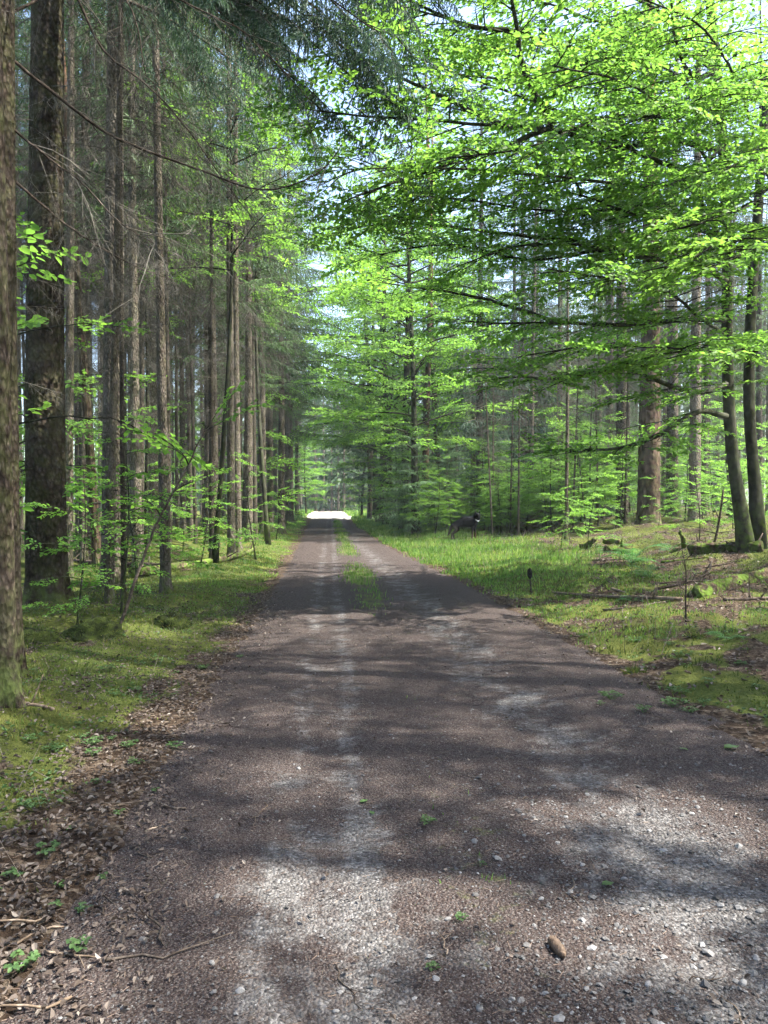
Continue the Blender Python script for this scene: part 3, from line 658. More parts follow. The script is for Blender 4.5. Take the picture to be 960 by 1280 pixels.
H_ = [  # limbs seen in the photograph: pixel x, pixel y, depth
    [(905, 190, 15.3), (830, 172, 13.5), (768, 190, 12), (725, 175, 11), (690, 158, 10.3), (640, 161, 9.8), (560, 153, 9.3), (480, 147, 9), (400, 140, 8.8)],
    [(690, 158, 10.3), (668, 120, 10), (650, 85, 9.8), (640, 20, 9.6), (632, -50, 9.5)],
    [(900, 300, 15.5), (880, 262, 14), (845, 210, 12.5), (790, 195, 11.5), (730, 155, 11), (660, 130, 10.6), (560, 90, 10.2)],
    [(895, 90, 15.1), (868, 100, 13), (850, 72, 11.5), (840, 20, 10.5), (838, -60, 10)],
    [(908, 480, 15.8), (880, 492, 14.8), (840, 480, 13.8), (780, 452, 13), (700, 470, 12.3), (650, 462, 11.8), (615, 448, 11.5)],
    [(908, 520, 15.8), (870, 510, 15.2), (820, 545, 14.5), (770, 560, 14), (700, 565, 13.5), (680, 562, 13.3)],
    [(906, 400, 15.7), (850, 400, 14.5), (780, 408, 13.5), (700, 405, 12.8), (620, 405, 12.3), (570, 398, 12)],
    [(908, 350, 15.6), (860, 330, 14), (800, 320, 13), (720, 300, 12), (640, 300, 11.4), (590, 320, 11)],
    [(903, 180, 15.2), (850, 250, 13), (780, 262, 12), (690, 265, 11), (600, 250, 10.4), (510, 240, 10)],
    [(900, 130, 15.2), (820, 80, 13), (740, 60, 11.5), (660, 40, 10.5), (560, 20, 10), (470, -10, 9.8)],
    [(897, 90, 15.1), (820, 10, 12.5), (740, -20, 11), (620, -40, 10), (520, -50, 9.4)],
    [(905, 230, 15.4), (860, 160, 12), (820, 120, 10.5), (770, 95, 9.5), (700, 80, 8.7)],
    [(908, 420, 15.8), (860, 380, 13), (820, 350, 11.5), (760, 350, 10.4), (690, 340, 9.8)],
    [(940, 350, 16.4), (930, 300, 13), (915, 290, 11), (880, 310, 9.5), (830, 330, 9)],
    [(950, 200, 16.5), (930, 120, 13), (900, 60, 11), (860, 20, 9.6), (800, 0, 9)],
    [(897, 90, 15.1), (800, -80, 14), (700, -160, 13), (600, -200, 12.5), (480, -180, 12)],
    [(940, 440, 16.3), (990, 420, 14), (1000, 410, 12), (960, 420, 10.5), (900, 430, 10)],
    [(905, 300, 15.5), (790, 230, 16), (700, 200, 16.5), (600, 180, 17), (520, 150, 17.5)],
    [(690, 158, 10.3), (600, 190, 9.6), (500, 225, 9.2), (430, 250, 9.0)],
    [(640, 161, 9.8), (560, 120, 9.6), (480, 90, 9.4), (420, 60, 9.2)],
    [(720, 300, 12), (620, 290, 11.5), (520, 275, 11.2), (450, 285, 11)],
    [(700, 405, 12.8), (600, 370, 13), (520, 360, 13.2), (460, 350, 13.4)],
    [(660, 40, 10.5), (580, 30, 10.2), (510, 0, 10), (450, -20, 9.8)],
    [(950, 200, 16.5), (965, 230, 13), (940, 262, 11), (890, 275, 10), (850, 290, 9.6)],
    [(945, 300, 16.5), (1000, 280, 13), (975, 300, 11), (920, 325, 9.8), (870, 350, 9.4)],
    [(952, 170, 16.6), (1000, 170, 13), (960, 190, 10.6), (890, 215, 9.8)],
    [(958, 120, 16.6), (1000, 90, 13), (960, 100, 11), (900, 130, 10)],
    [(903, 210, 15.3), (820, 235, 12), (740, 225, 10.5), (640, 215, 9.6), (540, 205, 9.2), (440, 210, 9)],
    [(908, 350, 15.6), (840, 300, 13.5), (760, 310, 12.6), (660, 330, 12), (560, 300, 11.8), (470, 320, 11.6)],
    [(900, 150, 15.2), (800, 60, 12), (700, 100, 11), (600, 110, 10.4), (500, 80, 10), (430, 100, 9.8)],
    [(900, 110, 15.2), (840, 150, 11), (760, 140, 9.6), (660, 190, 8.8), (560, 195, 8.3)],
    [(940, 420, 16.3), (890, 440, 12.5), (820, 430, 11.2), (740, 425, 10.5), (660, 440, 10.2)],
    [(897, 90, 15.1), (830, 40, 12.5), (760, 30, 11.4), (680, 0, 10.6), (600, -10, 10.2)],
    [(905, 300, 15.5), (850, 280, 13), (790, 275, 12), (720, 250, 11.2), (640, 230, 10.8)],
    [(900, 150, 15.2), (790, 120, 16), (680, 90, 17), (590, 60, 18), (520, 40, 18.5)],
]
for q, pts in enumerate(H_):
    n_ = 1.0 if q not in (15, 17, 18) else .9
    limb(beech, BL, [P(*p) for p in pts], .062 if q < 8 else .036, .010, gh, sublen=1.3, sub=.27, start=.2, spacing=.29, keep=.74)

# ------------------------------------------------------------------ other beeches
def beech_mb(seed, H, z0, Lmax, limbs, tpls=SPRAY_FAR, sub=.55, sublen=1.3, scale=1.0, r0=.12, bend=.4, keep=1.0):
    rng = np.random.default_rng(seed); tr = MB(); cr = MB(); n = 16; u = np.linspace(0, 1, n)
    p = np.stack([bend * np.sin(u * 2.2 + rng.uniform(0, 1)) , bend * np.sin(u * 3 + rng.uniform(0, 3)), u * H], -1); p -= p[0]; p[0, 2] = -.15
    rr = r0 * (1 - u) ** .8 + .004; rr[0] *= 1.5; tube(tr, p, rr, 9, 0, True, .05, seed)
    az = rng.uniform(0, 6.28)
    for k in range(limbs):
        f = (k + .5) / limbs; z = z0 + (H - z0) * f * .97; az += 2.4 + rng.normal(0, .3)
        L = Lmax * (math.sin(min(1, .35 + f * .8) * math.pi) * .75 + .25) * rng.uniform(.7, 1.15) * (1 if f < .8 else .6)
        b = np.array([np.interp(z, p[:, 2], p[:, c]) for c in range(3)]); d = np.array([math.cos(az), math.sin(az), rng.uniform(.05, .45) + .4 * f])
        w = np.linspace(0, 1, 8)[:, None]; lp = b + nrm(d) * L * w + np.array([0, 0, -.18 * L]) * w ** 2 + np.cumsum(rng.normal(0, .02 * L, (8, 3)), axis=0) * w
        tube(cr, lp, np.linspace(r0 * .28 + .004, .004, 8), 4, 0, False); dress_limb(cr, lp, rng, tpls, scale, keep, sub=sub, sublen=sublen * min(1, L / 2.2), spacing=.32 * scale)
    return tr, cr
def beech_set(seed, *a_, **k):
    tr, cr = beech_mb(seed, *a_, **k); return tr.mesh('beech_trunk', 'beech_bark'), cr.mesh('beech_crown', ['beech_bark', 'beech_leaf'])
B_BIG = [beech_set(300 + q, 15, 3.0, 4.2, 32, r0=.14) for q in range(2)]
B_MID = [beech_set(310 + q, 8, 1.2, 2.6, 18, r0=.06, sub=.5, sublen=1.0, bend=.3) for q in range(2)]
B_HIGH = [beech_set(330 + q, 12, 6.3, 2.6, 17, tpls=SPRAY, r0=.06, sub=.42, sublen=.9, bend=.3) for q in range(1)]
B_SAP = [beech_set(320 + q, 3.6, .5, 1.3, 13, tpls=SPRAY, r0=.022, sub=.4, sublen=.6, bend=.2, keep=.8) for q in range(3)]
def beech_at(kind, px, D, label, s_=1.0, sz=None, group=None, name='beech_tree', rzv=None, lean=(0, 0)):
    x, y = XY(px, D); t = thing(name, label, 'tree' if kind is not B_SAP else 'sapling', (x, y, topf(x, y)), (lean[0], lean[1], (px * 1.7 + D) % 6.28 if rzv is None else rzv), group)
    tr, cr = kind[int(px * 3 + D) % len(kind)]
    link('trunk', tr, t, scale=(s_, s_, sz or s_)); link('crown', cr, t, scale=(s_, s_, sz or s_)); return t
beech_at(B_BIG, 520, 33, 'slim dark beech stem leaning beside the reddish pines beyond the dog', 1.1, lean=(0, -.05))
beech_at(B_MID, 377, 66, 'sunlit bush at the road corner of the clearing on the spruce side', .75)
beech_at(B_MID, 449, 68, 'sunlit bush at the clearing corner below the round-crowned tree', .55)
beech_at(B_BIG, 452, 62, 'round-crowned broadleaf tree where the road meets the sunny clearing', .75, group=None)
beech_at(B_BIG, 505, 40, 'tall beech filling the gap above the far verge', 1.55)
beech_at(B_BIG, 470, 60, 'tall beech arching over the road before the clearing', 1.6)
beech_at(B_BIG, 489, 45, 'tall beech rising beside the fir at the far verge', 1.5)
beech_at(B_BIG, 474, 53, 'tall beech leaning over the far road', 1.6)
beech_at(B_BIG, 650, 46, 'leafy beech standing behind the dog among young firs', .9)
beech_at(B_MID, 400, 112, 'pale bush on the far side of the clearing', .5)
beech_at(B_BIG, 383, 74, 'bright sunlit beech at the clearing on the spruce side', .62)
beech_at(B_BIG, 372, 84, 'sunlit bushy beech at the far corner of the clearing', .6)
beech_at(B_MID, 690, 29, 'beech with layered sprays between the propped log and the huge pine', .5)
beech_at(B_BIG, 480, 46, 'beech shading the far right-hand verge past the dog', .9)
g = random.Random(31)
for q in range(16):
    D = g.uniform(78, 112); px = g.uniform(-10, 300); x, y = XY(px, D)
    if x > -13: continue
    beech_at(B_BIG, px, D, 'sunlit broadleaf tree in the bright opening beyond the spruce stand', g.uniform(.55, 1.0), group='sunlit trees beyond the spruce stand')
BGN = 'young beeches in the thicket behind the dog'
g = random.Random(9)
for q in range(34):
    px = g.uniform(455, 760) if q < 20 else g.uniform(530, 690); D = g.uniform(33, 50) if q < 20 else g.uniform(29.5, 34)
    x, y = XY(px, D)
    if x < 2.9: continue
    beech_at(B_MID, px, D, 'young beech with layered green sprays in the thicket behind the dog', g.uniform(.4, .85) if q < 20 else g.uniform(.25, .45), group=BGN)
for q in range(16):
    px = g.uniform(650, 990); D = g.uniform(28, 46)
    beech_at(B_MID, px, D, 'young understorey beech in the dim wood past the big pine', g.uniform(.35, .8), group='understorey beeches past the big pine')
for q in range(10):
    px = g.uniform(-10, 330); D = g.uniform(34, 58); x, y = XY(px, D)
    if x > -3.6: continue
    beech_at(B_MID, px, D, 'small understorey beech among the spruce stems across from the dog', g.uniform(.25, .6), group='understorey beeches among the spruces')
for px, D, s_, lab in [(150, 9.5, .62, 'beech sapling with flat tiers of leaves in front of the thick spruce trunks'), (95, 8.6, .5, 'small leafy beech sapling at the foot of the stoutest spruce'),
                       (200, 13.5, .6, 'beech sapling with leaf tiers next to the slender mossy-footed spruce'), (250, 16, .65, 'leafy sapling behind the fallen thin trunk'),
                       (170, 11.2, .6, 'beech sapling beside the dark leaning stem'), (228, 20, .7, 'feathery green sapling between spruce poles near the fallen trunk'), (20, 9.0, 1.35, 'tall beech sapling reaching up beside the close dark spruce'),
                       (320, 19, .8, 'low sapling at the mossy verge by the fallen trunk tip'), (345, 30, .7, 'verge sapling in front of the spruce row')]:
    beech_at(B_SAP, px, D, lab, s_, name='beech_sapling')
beech_at(B_MID, 255, 32, 'young beech with bright crown high between the spruces', 1.2)
beech_at(B_HIGH, 268, 17, 'slender beech with leaves only high up between roadside spruces', 1.0)
beech_at(B_HIGH, 335, 25, 'slender high-crowned beech in the spruce row by the verge', 1.2)
beech_at(B_HIGH, 180, 21, 'slender high-crowned beech behind the broad shaded spruce', 1.0)
beech_at(B_MID, 20, 15, 'young beech glowing behind the stoutest spruce', 1.0)
for q in range(14):
    px = g.uniform(680, 985); D = g.uniform(19, 31)
    beech_at(B_SAP, px, D, 'low beech sapling on the brown rise around the huge pine', g.uniform(.35, .75), name='beech_sapling', group='saplings on the rise')
# leaning dark sapling stem
lp = [P(149, 797, 8.8), P(165, 730, 8.8), (P(182, 670, 8.8)), P(203, 628, 8.7), P(226, 588, 8.6), P(250, 540, 8.6)]
o0 = np.array(lp[0]); o0[2] = topf(o0[0], o0[1]); t = thing('leaning_sapling', 'thin dark bare stem leaning over the leaf litter by the mossy hummock', 'sapling', tuple(o0))
lp[0] = o0 - [0, 0, .05]; limb_mat = 'dead_wood'; limb(t, o0, lp, .022, .007, gh, sublen=.6, sub=.35, start=.55, keep=.8)
x, y = XY(154, 10.6); conifer('spruce_pole', 'thin dead dark pole standing next to the slim spruce', 'tree', x, y, .075, H=11, dead=TWIGGY[0])

# ------------------------------------------------------------------ conifers on the dog's side
def right(px, D, dia, label, **k):
    x, y = XY(px, D); NEAR.append((x, y)); return conifer(k.pop('name', 'spruce_tree'), label, 'tree', x, y, dia, **k)
right(811, 27, .78, 'huge old pine with deeply furrowed brown bark behind the ferns', name='pine_tree', trunk=trunk_mb(124, .2, 24, flare=.3, plates=.012).mesh('old_pine_trunk', 'pine_bark'), H=27, crown=CROWN_IN[0])
right(778, 30, .5, 'dark spruce trunk next to the huge furrowed pine', dead=TWIGGY[1])
right(840, 31, .5, 'spruce trunk half hidden behind the huge furrowed pine', dead=DEADS[2])
right(868, 27, .42, 'shaded spruce between the huge pine and the double beech', dead=DEADS[0])
right(708, 24, .13, 'straight thin dark stem rising from bare ground near the broken log', dead=TWIGGY[0], H=14)
right(760, 36, .4, 'spruce standing in dim wood left of the huge pine', dead=DEADS[3], crown=CROWN_IN[1])
right(533, 40, .40, 'tall reddish pine beyond the thicket behind the dog', name='pine_tree', trunk=TRUNK_PINE[2], H=28, crown=CROWN_IN[1])
right(549, 45, .36, 'second reddish pine, thinner and further back than its neighbour', name='pine_tree', trunk=TRUNK_PINE[0], H=28, crown=CROWN_IN[2])
right(462, 58, .4, 'tall spruce closing the gap above the road before the clearing', crown=CROWN_ROAD[0], H=29, cs=1.35)
right(478, 66, .4, 'tall spruce behind the arching beech at the clearing', crown=CROWN_ROAD[1], H=30, cs=1.3)
for q, (px, D) in enumerate([(640, 43), (700, 45), (760, 43), (880, 34), (950, 34), (830, 40)]):
    right(px, D, .3, 'spruce with full dark crown backing the double beech', crown=CROWN_ROAD[q % 3], H=26, group='full-crowned spruces behind the double beech')
right(600, 37, .4, 'blue-green fir with hanging boughs behind the dog', name='fir_tree', crown=CROWN_BLUE[0])
right(655, 41, .4, 'second blue-green fir deeper behind the dog', name='fir_tree', crown=CROWN_BLUE[1])
right(500, 52, .35, 'dark fir closing in the verge beyond the reddish pines', name='fir_tree', crown=CROWN_BLUE[1], H=20)
right(463, 56, .28, 'dark-stemmed fir with low skirt at the clearing mouth', name='fir_tree', crown=CROWN_BLUE[0], H=17)
g = random.Random(14)
for q in range(22):
    px = g.uniform(480, 770); D = g.uniform(30, 44); x, y = XY(px, D)
    if x < 3.0: continue
    k = g.uniform(.45, 1.1); t = thing('young_spruce', 'young spruce with feathery boughs in the thicket behind the dog', 'tree', (x, y, topf(x, y)), (0, 0, g.uniform(0, 6)), 'young spruces behind the dog')
    link('trunk', TRUNK[q % 4], t, scale=(.14 * k, .14 * k, 5 * k / 24)); link('crown', CROWN_YOUNG[q % 2], t, scale=(k, k, k))
for q in range(34):
    px = g.uniform(610, 800); D = g.uniform(27, 40); x, y = XY(px, D); k = g.uniform(.3, .8)
    if q % 2: beech_at(B_MID, px, D, 'young beech with layered green sprays in the thicket behind the dog', k * .7, group=BGN); continue
    t = thing('dead_spruce_pole', 'thin bare dead spruce pole bristling with dry twigs in the thicket', 'tree', (x, y, topf(x, y)), (g.gauss(0, .03), g.gauss(0, .03), g.uniform(0, 6)), 'dead poles in the thicket')
    link('trunk', TRUNK[q % 4], t, scale=(.2, .2, .4)); link('dead_twig', TWIGGY[q % 4 // 2], t, scale=(1, 1, 1), kind='stuff')
cnt = 0
for _ in range(3000):
    D = 30 + 55 * g.random(); px = g.uniform(470, 990); x, y = XY(px, D)
    if x < 3.6 or (68 < y < 106 and x < 22) or (D < 44 and px < 640) or (D < 37 and px < 790): continue
    if any((x - a_) ** 2 + (y - b_) ** 2 < 2.9 for a_, b_ in NEAR): continue
    NEAR.append((x, y)); cnt += 1
    dia = g.uniform(.14, .40); w_ = 'slim' if dia < .22 else 'medium' if dia < .31 else 'stout'
    conifer('spruce_tree', w_ + " tall spruce deep in the wood on the dog's side of the road", 'tree', x, y, dia, H=g.uniform(19, 26),
            crown=None if (9 < x < 24 and 23 < y < 47 and g.random() < .7) else (CROWN_ROAD if g.random() < .4 else CROWN_IN)[g.randrange(3)], dead=DEADS[g.randrange(4)] if D < 55 else None, group=w_ + " spruces deep on the dog's side")
    if cnt >= 64: break

# far wood closing the road, and the depth of the forest on both sides: one mass
rf = np.random.default_rng(400); FW = MB()
ftr = MB(); tube(ftr, [[0, 0, -.3], [.03, 0, 4], [0, .05, 10], [0, 0, 24]], [.24, .19, .15, .02], 6, 0, False); fcr = []
for q in range(3):
    o = MB(); n = 120; z = 4 + 20 * rf.random(n) ** 1.2; a_ = rf.uniform(0, 6.28, n); r_ = 2.6 * (1 - (z - 4) / 21) * np.sqrt(rf.random(n)) + .1
    p = np.stack([r_ * np.cos(a_), r_ * np.sin(a_), z], -1); d = np.stack([np.cos(a_), np.sin(a_), -rf.uniform(.2, 1.2, n)], -1) * rf.uniform(.5, 1.1, n)[:, None]
    ribbons(o, p, p + d, .55, rf, 1, .3); fcr.append(o)
pts = []
for _ in range(380):
    y = rf.uniform(108, 190); x = rf.uniform(-40, 45); pts.append((x, y))
for _ in range(130):
    y = rf.uniform(82, 135); x = -rf.uniform(.12, .5) * y - 62; y += 10; pts.append((x, y))
for _ in range(130):
    y = rf.uniform(82, 135); x = rf.uniform(.12, .62) * y; pts.append((x, y))
pts = np.array([p_ for p_ in pts if not (66 < p_[1] < 106 and -12 < p_[0] < 22)]); k = len(pts); sc_ = rf.uniform(.75, 1.15, k)
T_ = np.c_[pts, np.zeros(k) - .1 + 1.2 * sst(5, 14, pts[:, 0])]
M = np.zeros((k, 3, 3)); M[:, 0, 0] = M[:, 1, 1] = M[:, 2, 2] = sc_
tb = MB(); tb.place(ftr, M, T_, rf); tb.mq = [np.zeros(len(tb.mq[0]), int)]; FW.merge(tb); place_random(FW, fcr, M, T_, rf)
n = 5000; p = np.stack([rf.uniform(-60, 65, n), rf.uniform(122, 200, n), rf.uniform(.2, 6.5, n) ], -1); ribbons(FW, p, p + rf.normal(0, .9, (n, 3)), .9, rf, 1, .4)
n = 2500; p = np.stack([rf.uniform(-60, 65, n), rf.uniform(109, 114, n), rf.uniform(0, .8, n)], -1); ribbons(FW, p, p + rf.normal(0, .4, (n, 3)) + [0, 0, .5], .3, rf, 1, .4)
o = link('distant_wood', FW.mesh('distant_wood', ['spruce_bark', 'needle']), kind='stuff')
tag(o, 'distant dim spruce wood closing the far end of the road', 'forest')

# unseen trees added to shade the near road, with sun gaps cut into them
g = random.Random(21)
for q, (x, y) in enumerate([(7.6, -1.5), (8.6, 2.6), (11.4, .4), (11.8, 4.6), (14.6, -2.4), (14.8, 2.2), (18, .5), (17.6, 4.8), (10.4, -5.0), (6.6, 5.2), (20.8, 2.6), (15.6, 11.4), (17.6, 8.2)]):
    loc = np.array([x, y, topf(x, y)])
    t = conifer('spruce_tree', 'unseen tall spruce added just off the road to shade the near gravel', 'tree', x, y, g.uniform(.3, .42), group='unseen spruces added to shade the near road', lean=(0, 0, 0))
    link('crown', cut(conifer_crown(500 + q, 24, 6.0 + (q % 3) + (3.2 if q == 9 else 0), 3.6 if q != 9 else 2.8, 1.1, 5, LIVES), loc).mesh('shade_crown', ['dead_wood', 'needle']), t)
for q, (x, y) in enumerate([(-4.4, 1.2), (-3.4, -3.5), (-7, -1), (-5.5, -7.5), (-3.2, -11), (4.6, -6.5), (5.2, -11.5), (8, -9.5), (-8.5, -12), (4.2, -16), (-3.8, -17), (9, -15), (.8, -22), (-1.5, -27)]):
    conifer('spruce_tree', 'tall spruce lining the road behind the viewpoint', 'tree', x, y, g.uniform(.3, .42), crown=CROWN_ROAD[q % 3], group='spruces behind the viewpoint', cs=1.1)

# ------------------------------------------------------------------ dog
def skin_mesh(name, verts, edges, radii, root=0, sub=2):
    me = bpy.data.meshes.new(name); me.from_pydata(verts, edges, []); ob = bpy.data.objects.new(name, me); COL.objects.link(ob)
    ob.modifiers.new('skin', 'SKIN'); sv = me.skin_vertices
    if not sv: me.attributes.new  # layer is created with the modifier on evaluation
    bm_layer = me.skin_vertices if me.skin_vertices else None
    import bmesh
    bm = bmesh.new(); bm.from_mesh(me); bm.verts.ensure_lookup_table(); L = bm.verts.layers.skin.verify()
    for v in bm.verts:
        r = radii[v.index]; v[L].radius = r if isinstance(r, tuple) else (r, r); v[L].use_root = (v.index == root)
    bm.to_mesh(me); bm.free()
    m2 = ob.modifiers.new('sub', 'SUBSURF'); m2.levels = sub; m2.render_levels = sub
    dg = bpy.context.evaluated_depsgraph_get(); dg.update(); ev = ob.evaluated_get(dg); out = bpy.data.meshes.new_from_object(ev, depsgraph=dg)
    bpy.data.objects.remove(ob); return out
DX, DY = XY(581, 27); DZ = topf(DX, DY)
# dog faces +X, head turned to the camera (-Y)
V = [(-.28, 0, .54), (-.10, 0, .55), (.10, 0, .545), (.26, 0, .55),                 # 0-3 pelvis .. chest
     (.35, -.02, .66), (.385, -.07, .76), (.39, -.15, .765), (.392, -.235, .74),    # 4-7 neck, skull, muzzle, nose
     (.31, .075, .42), (.335, .08, .24), (.335, .08, .05), (.375, .08, .025),          # 8-11 far front leg
     (.24, -.075, .42), (.235, -.08, .24), (.225, -.08, .05), (.265, -.08, .025),   # 12-15 near front leg
     (-.27, .08, .40), (-.22, .09, .30), (-.36, .09, .19), (-.33, .09, .04), (-.29, .09, .022),   # 16-20 far hind
     (-.30, -.08, .40), (-.25, -.09, .30), (-.42, -.09, .19), (-.40, -.09, .04), (-.36, -.09, .022),  # 21-25 near hind
     (-.39, 0, .50), (-.45, 0, .36), (-.48, 0, .22), (-.53, 0, .13)]                # 26-29 tail
E = [(0, 1), (1, 2), (2, 3), (3, 4), (4, 5), (5, 6), (6, 7), (3, 8), (8, 9), (9, 10), (10, 11), (3, 12), (12, 13), (13, 14), (14, 15),
     (0, 16), (16, 17), (17, 18), (18, 19), (19, 20), (0, 21), (21, 22), (22, 23), (23, 24), (24, 25), (0, 26), (26, 27), (27, 28), (28, 29)]
Rr = [.155, .15, .18, .185, .125, .135, .085, .05, .06, .036, .028, .03, .06, .036, .028, .03, .085, .062, .033, .026, .03, .085, .062, .033, .026, .03, .04, .045, .042, .018]
dog = thing('dog', 'black and tan shepherd dog with pale collar standing in grass, looking back', 'dog', (DX, DY, DZ), (0, 0, math.radians(-6))); dog.scale = (1.12, 1.12, 1.14)
dm = skin_mesh('dog_body', V, E, Rr, 2); dm.materials.append(MAT['dog_coat'])
for p_ in dm.polygons: p_.use_smooth = True
body = link('body', dm, dog)
for s_ in (-1, 1):
    o = MB(); b = np.array([.39 + s_ * .060, -.075, .835]); 
    o.add([b + [-.03, 0, -.01], b + [.03, 0, -.01], b + [s_ * .012, -.005, .115], b + [0, .03, 0]], None, [[0, 1, 2], [1, 3, 2], [3, 0, 2], [0, 3, 1]])
    link('ear', o.mesh('dog_ear', 'dog_dark'), dog)
    o = MB(); tube(o, [[.39 + s_ * .032, -.14, .795], [.39 + s_ * .033, -.15, .795]], [.010, .004], 8); link('eye', o.mesh('dog_eye', 'dog_dark'), dog)
o = MB(); tube(o, [[.392, -.245, .745], [.392, -.262, .742]], [.018, .009], 8); link('nose', o.mesh('dog_nose', 'dog_dark'), dog)
o = MB(); c0, c1 = np.array([.30, -.005, .60]), np.array([.335, -.02, .645]); c0, c1 = np.array([.335, -.015, .635]), np.array([.35, -.025, .665]); tube(o, [c0, c1], [.128, .122], 18, 0, False); link('collar', o.mesh('dog_collar', 'collar_fabric'), dog)

# ------------------------------------------------------------------ fallen wood, stumps, rocks
rl = np.random.default_rng(61)
def on_ground(px, py):
    """ground point seen at a pixel"""
    d = FWD + RGT * (px - PW / 2) / FPX - UPV * (py - PH / 2) / FPX; s_ = 1.0
    for _ in range(4000):
        p = CAM + d * s_
        if p[2] <= topf(p[0], p[1]): return p
        s_ *= 1.004
    return p
def log_between(name, label, cat, A, B, r0, r1, mat='log_wood', lift=.5, sag=.0, k=10, parts=(), group=None, n=14, lob=.12):
    A, B = np.array(A, float), np.array(B, float); A[2] += r0 * lift; B[2] += r1 * lift
    t = thing(name, label, cat, (A[0], A[1], A[2]), group=group); o = MB(); u = np.linspace(0, 1, n)[:, None]
    p = (B - A) * u + np.array([0, 0, -sag]) * np.sin(u * math.pi) + np.cumsum(rl.normal(0, r0 * .10, (n, 3)), axis=0) + np.cross(nrm(B - A), [0, 0, 1.0]) * (rl.uniform(-.07, .07) * np.linalg.norm(B - A)) * np.sin(u * math.pi * rl.uniform(.8, 1.6)); p[:, 2] = np.maximum(p[:, 2], p[0, 2] + (B - A)[2] * u[:, 0] - .02)
    tube(o, p, np.linspace(r0, r1, n), k, 0, True, lob, int(abs(A[0] * 100)) + 1); link('stem', o.mesh(name, mat), t); return t, p
def stubs(t, p, r, n, mat='dead_wood', L=(.15, .45)):
    for _ in range(n):
        i = rl.integers(1, len(p) - 1); o = MB(); d = nrm(rl.normal(0, 1, 3) + [0, 0, .8]); tube(o, smooth_path([p[i], p[i] + d * .5 * rl.uniform(*L), p[i] + d * rl.uniform(*L) + [0, 0, .03]], 5), np.linspace(r, r * .4, 5), 5); link('branch_stub', o.mesh('branch_stub', mat), t)
t, p = log_between('fallen_log', 'thick moss-covered log lying at the foot of the double beech', 'log', on_ground(866, 694), on_ground(950, 690), 0.16, .12, lift=.6, lob=.22, n=22, k=14); stubs(t, p, .03, 6)
t, p = log_between('fallen_log', 'sunlit moss-cushioned log on leaf litter in front of the double beech', 'log', on_ground(868, 748), on_ground(985, 722), .12, .17, 'log_wood', lift=.3, lob=.22, n=22, k=14); 
t, p = log_between('broken_log', 'short dark broken log end sticking up from the moss', 'log', on_ground(727, 686), P(745, 674, on_ground(727, 686)[1]), .085, .06, lift=.3, n=9, lob=.3)
t, p = log_between('broken_log', 'dark rotten log piece with an upright stub beside the ferns', 'log', on_ground(757, 690), on_ground(800, 694), .10, .085, lift=.6, n=10, lob=.3)
o = MB(); tube(o, [p[4], p[4] + [0, 0, .18], p[4] + [.02, 0, .34]], [.05, .04, .015], 7, 0, True, .1, 2); link('branch_stub', o.mesh('branch_stub', 'log_wood'), t)
q0 = on_ground(756, 683); t, p = log_between('broken_log', 'second dark log piece stacked behind the one with the stub', 'log', q0 + [0, 0, .1], P(776, 680, q0[1]) , .075, .06, lift=.6, n=9, lob=.3)
b0 = on_ground(856, 684); t, p = log_between('snag', 'short upright dead snag between ferns and mossy log', 'stump', b0 - [0, 0, .1], P(850, 664, b0[1]), .075, .03, lift=0, n=9, lob=.35); 
b0 = on_ground(892, 684); t, p = log_between('leaning_stick', 'dark forked stick leaning upright against the mossy log', 'stick', b0, P(905, 612, b0[1] + .2), .03, .02, 'dead_wood', 0, n=9); stubs(t, p, .015, 3)
a0 = on_ground(640, 668); t, p = log_between('leaning_log', 'greenish thin log propped diagonally at the thicket near the dog', 'log', a0, P(694, 624, a0[1] + 1.5), .10, .07, 'log_wood', .2, n=9)
a0 = on_ground(660, 664); t, p = log_between('leaning_stick', 'bare stick leaning across the propped log near the dog', 'stick', a0, P(628, 612, a0[1] + 1), .03, .02, 'dead_wood', 0, n=9)
for lab, A, B, r0, r1, mt in [
    ('long pale branch lying across sunny moss below the broken logs', (690, 742), (852, 752), .018, .03, 'pale_wood'), ('curved light stick on leaf litter under the ferns', (764, 737), (800, 745), .02, .012, 'pale_wood'),
    ('dark stick lying below the rotten log piece', (756, 702), (795, 697), .02, .012, 'dead_wood'), ('thin dark stick in the grass beyond the burnt stalk', (648, 682), (690, 684), .018, .01, 'dead_wood'),
    ('bent twig standing up from sparse grass near the thin dark stem', (696, 680), (716, 664), .016, .008, 'dead_wood'), ('dark branch on shaded litter under the mossy cushion', (905, 752), (980, 748), .025, .018, 'dead_wood'),
    ('slanting dead branch lying behind the sunlit moss log', (820, 738), (905, 700), .022, .014, 'dead_wood'), ('pale forked branch resting by the double beech roots', (905, 700), (960, 660), .02, .012, 'pale_wood'),
    ('straight pale stick on the moss below the close spruce', (22, 880), (66, 888), .016, .012, 'pale_wood')]:
    t, p = log_between('fallen_branch', lab, 'branch', on_ground(*A), on_ground(*B), r0, r1, mt, 1.0, n=12, k=6); stubs(t, p, r1 * .6, 2, mt, (.1, .3))
gd = random.Random(12)
for q in range(16):
    px, py = gd.uniform(690, 955), gd.uniform(668, 765); A = on_ground(px, py); an = gd.uniform(-.6, .6); L = gd.uniform(.5, 1.6); B = A + np.array([math.cos(an) * L, math.sin(an) * L, 0]); B[2] = topf(B[0], B[1])
    t, p = log_between('dead_branch', 'dark dead branch lying on moss and litter near the double beech', 'branch', A, B, gd.uniform(.012, .035), .008, gd.choice(['dead_wood', 'log_wood']), .8, n=10, k=6, group='dead branches near the double beech'); stubs(t, p, .008, 2, 'dead_wood', (.1, .35))
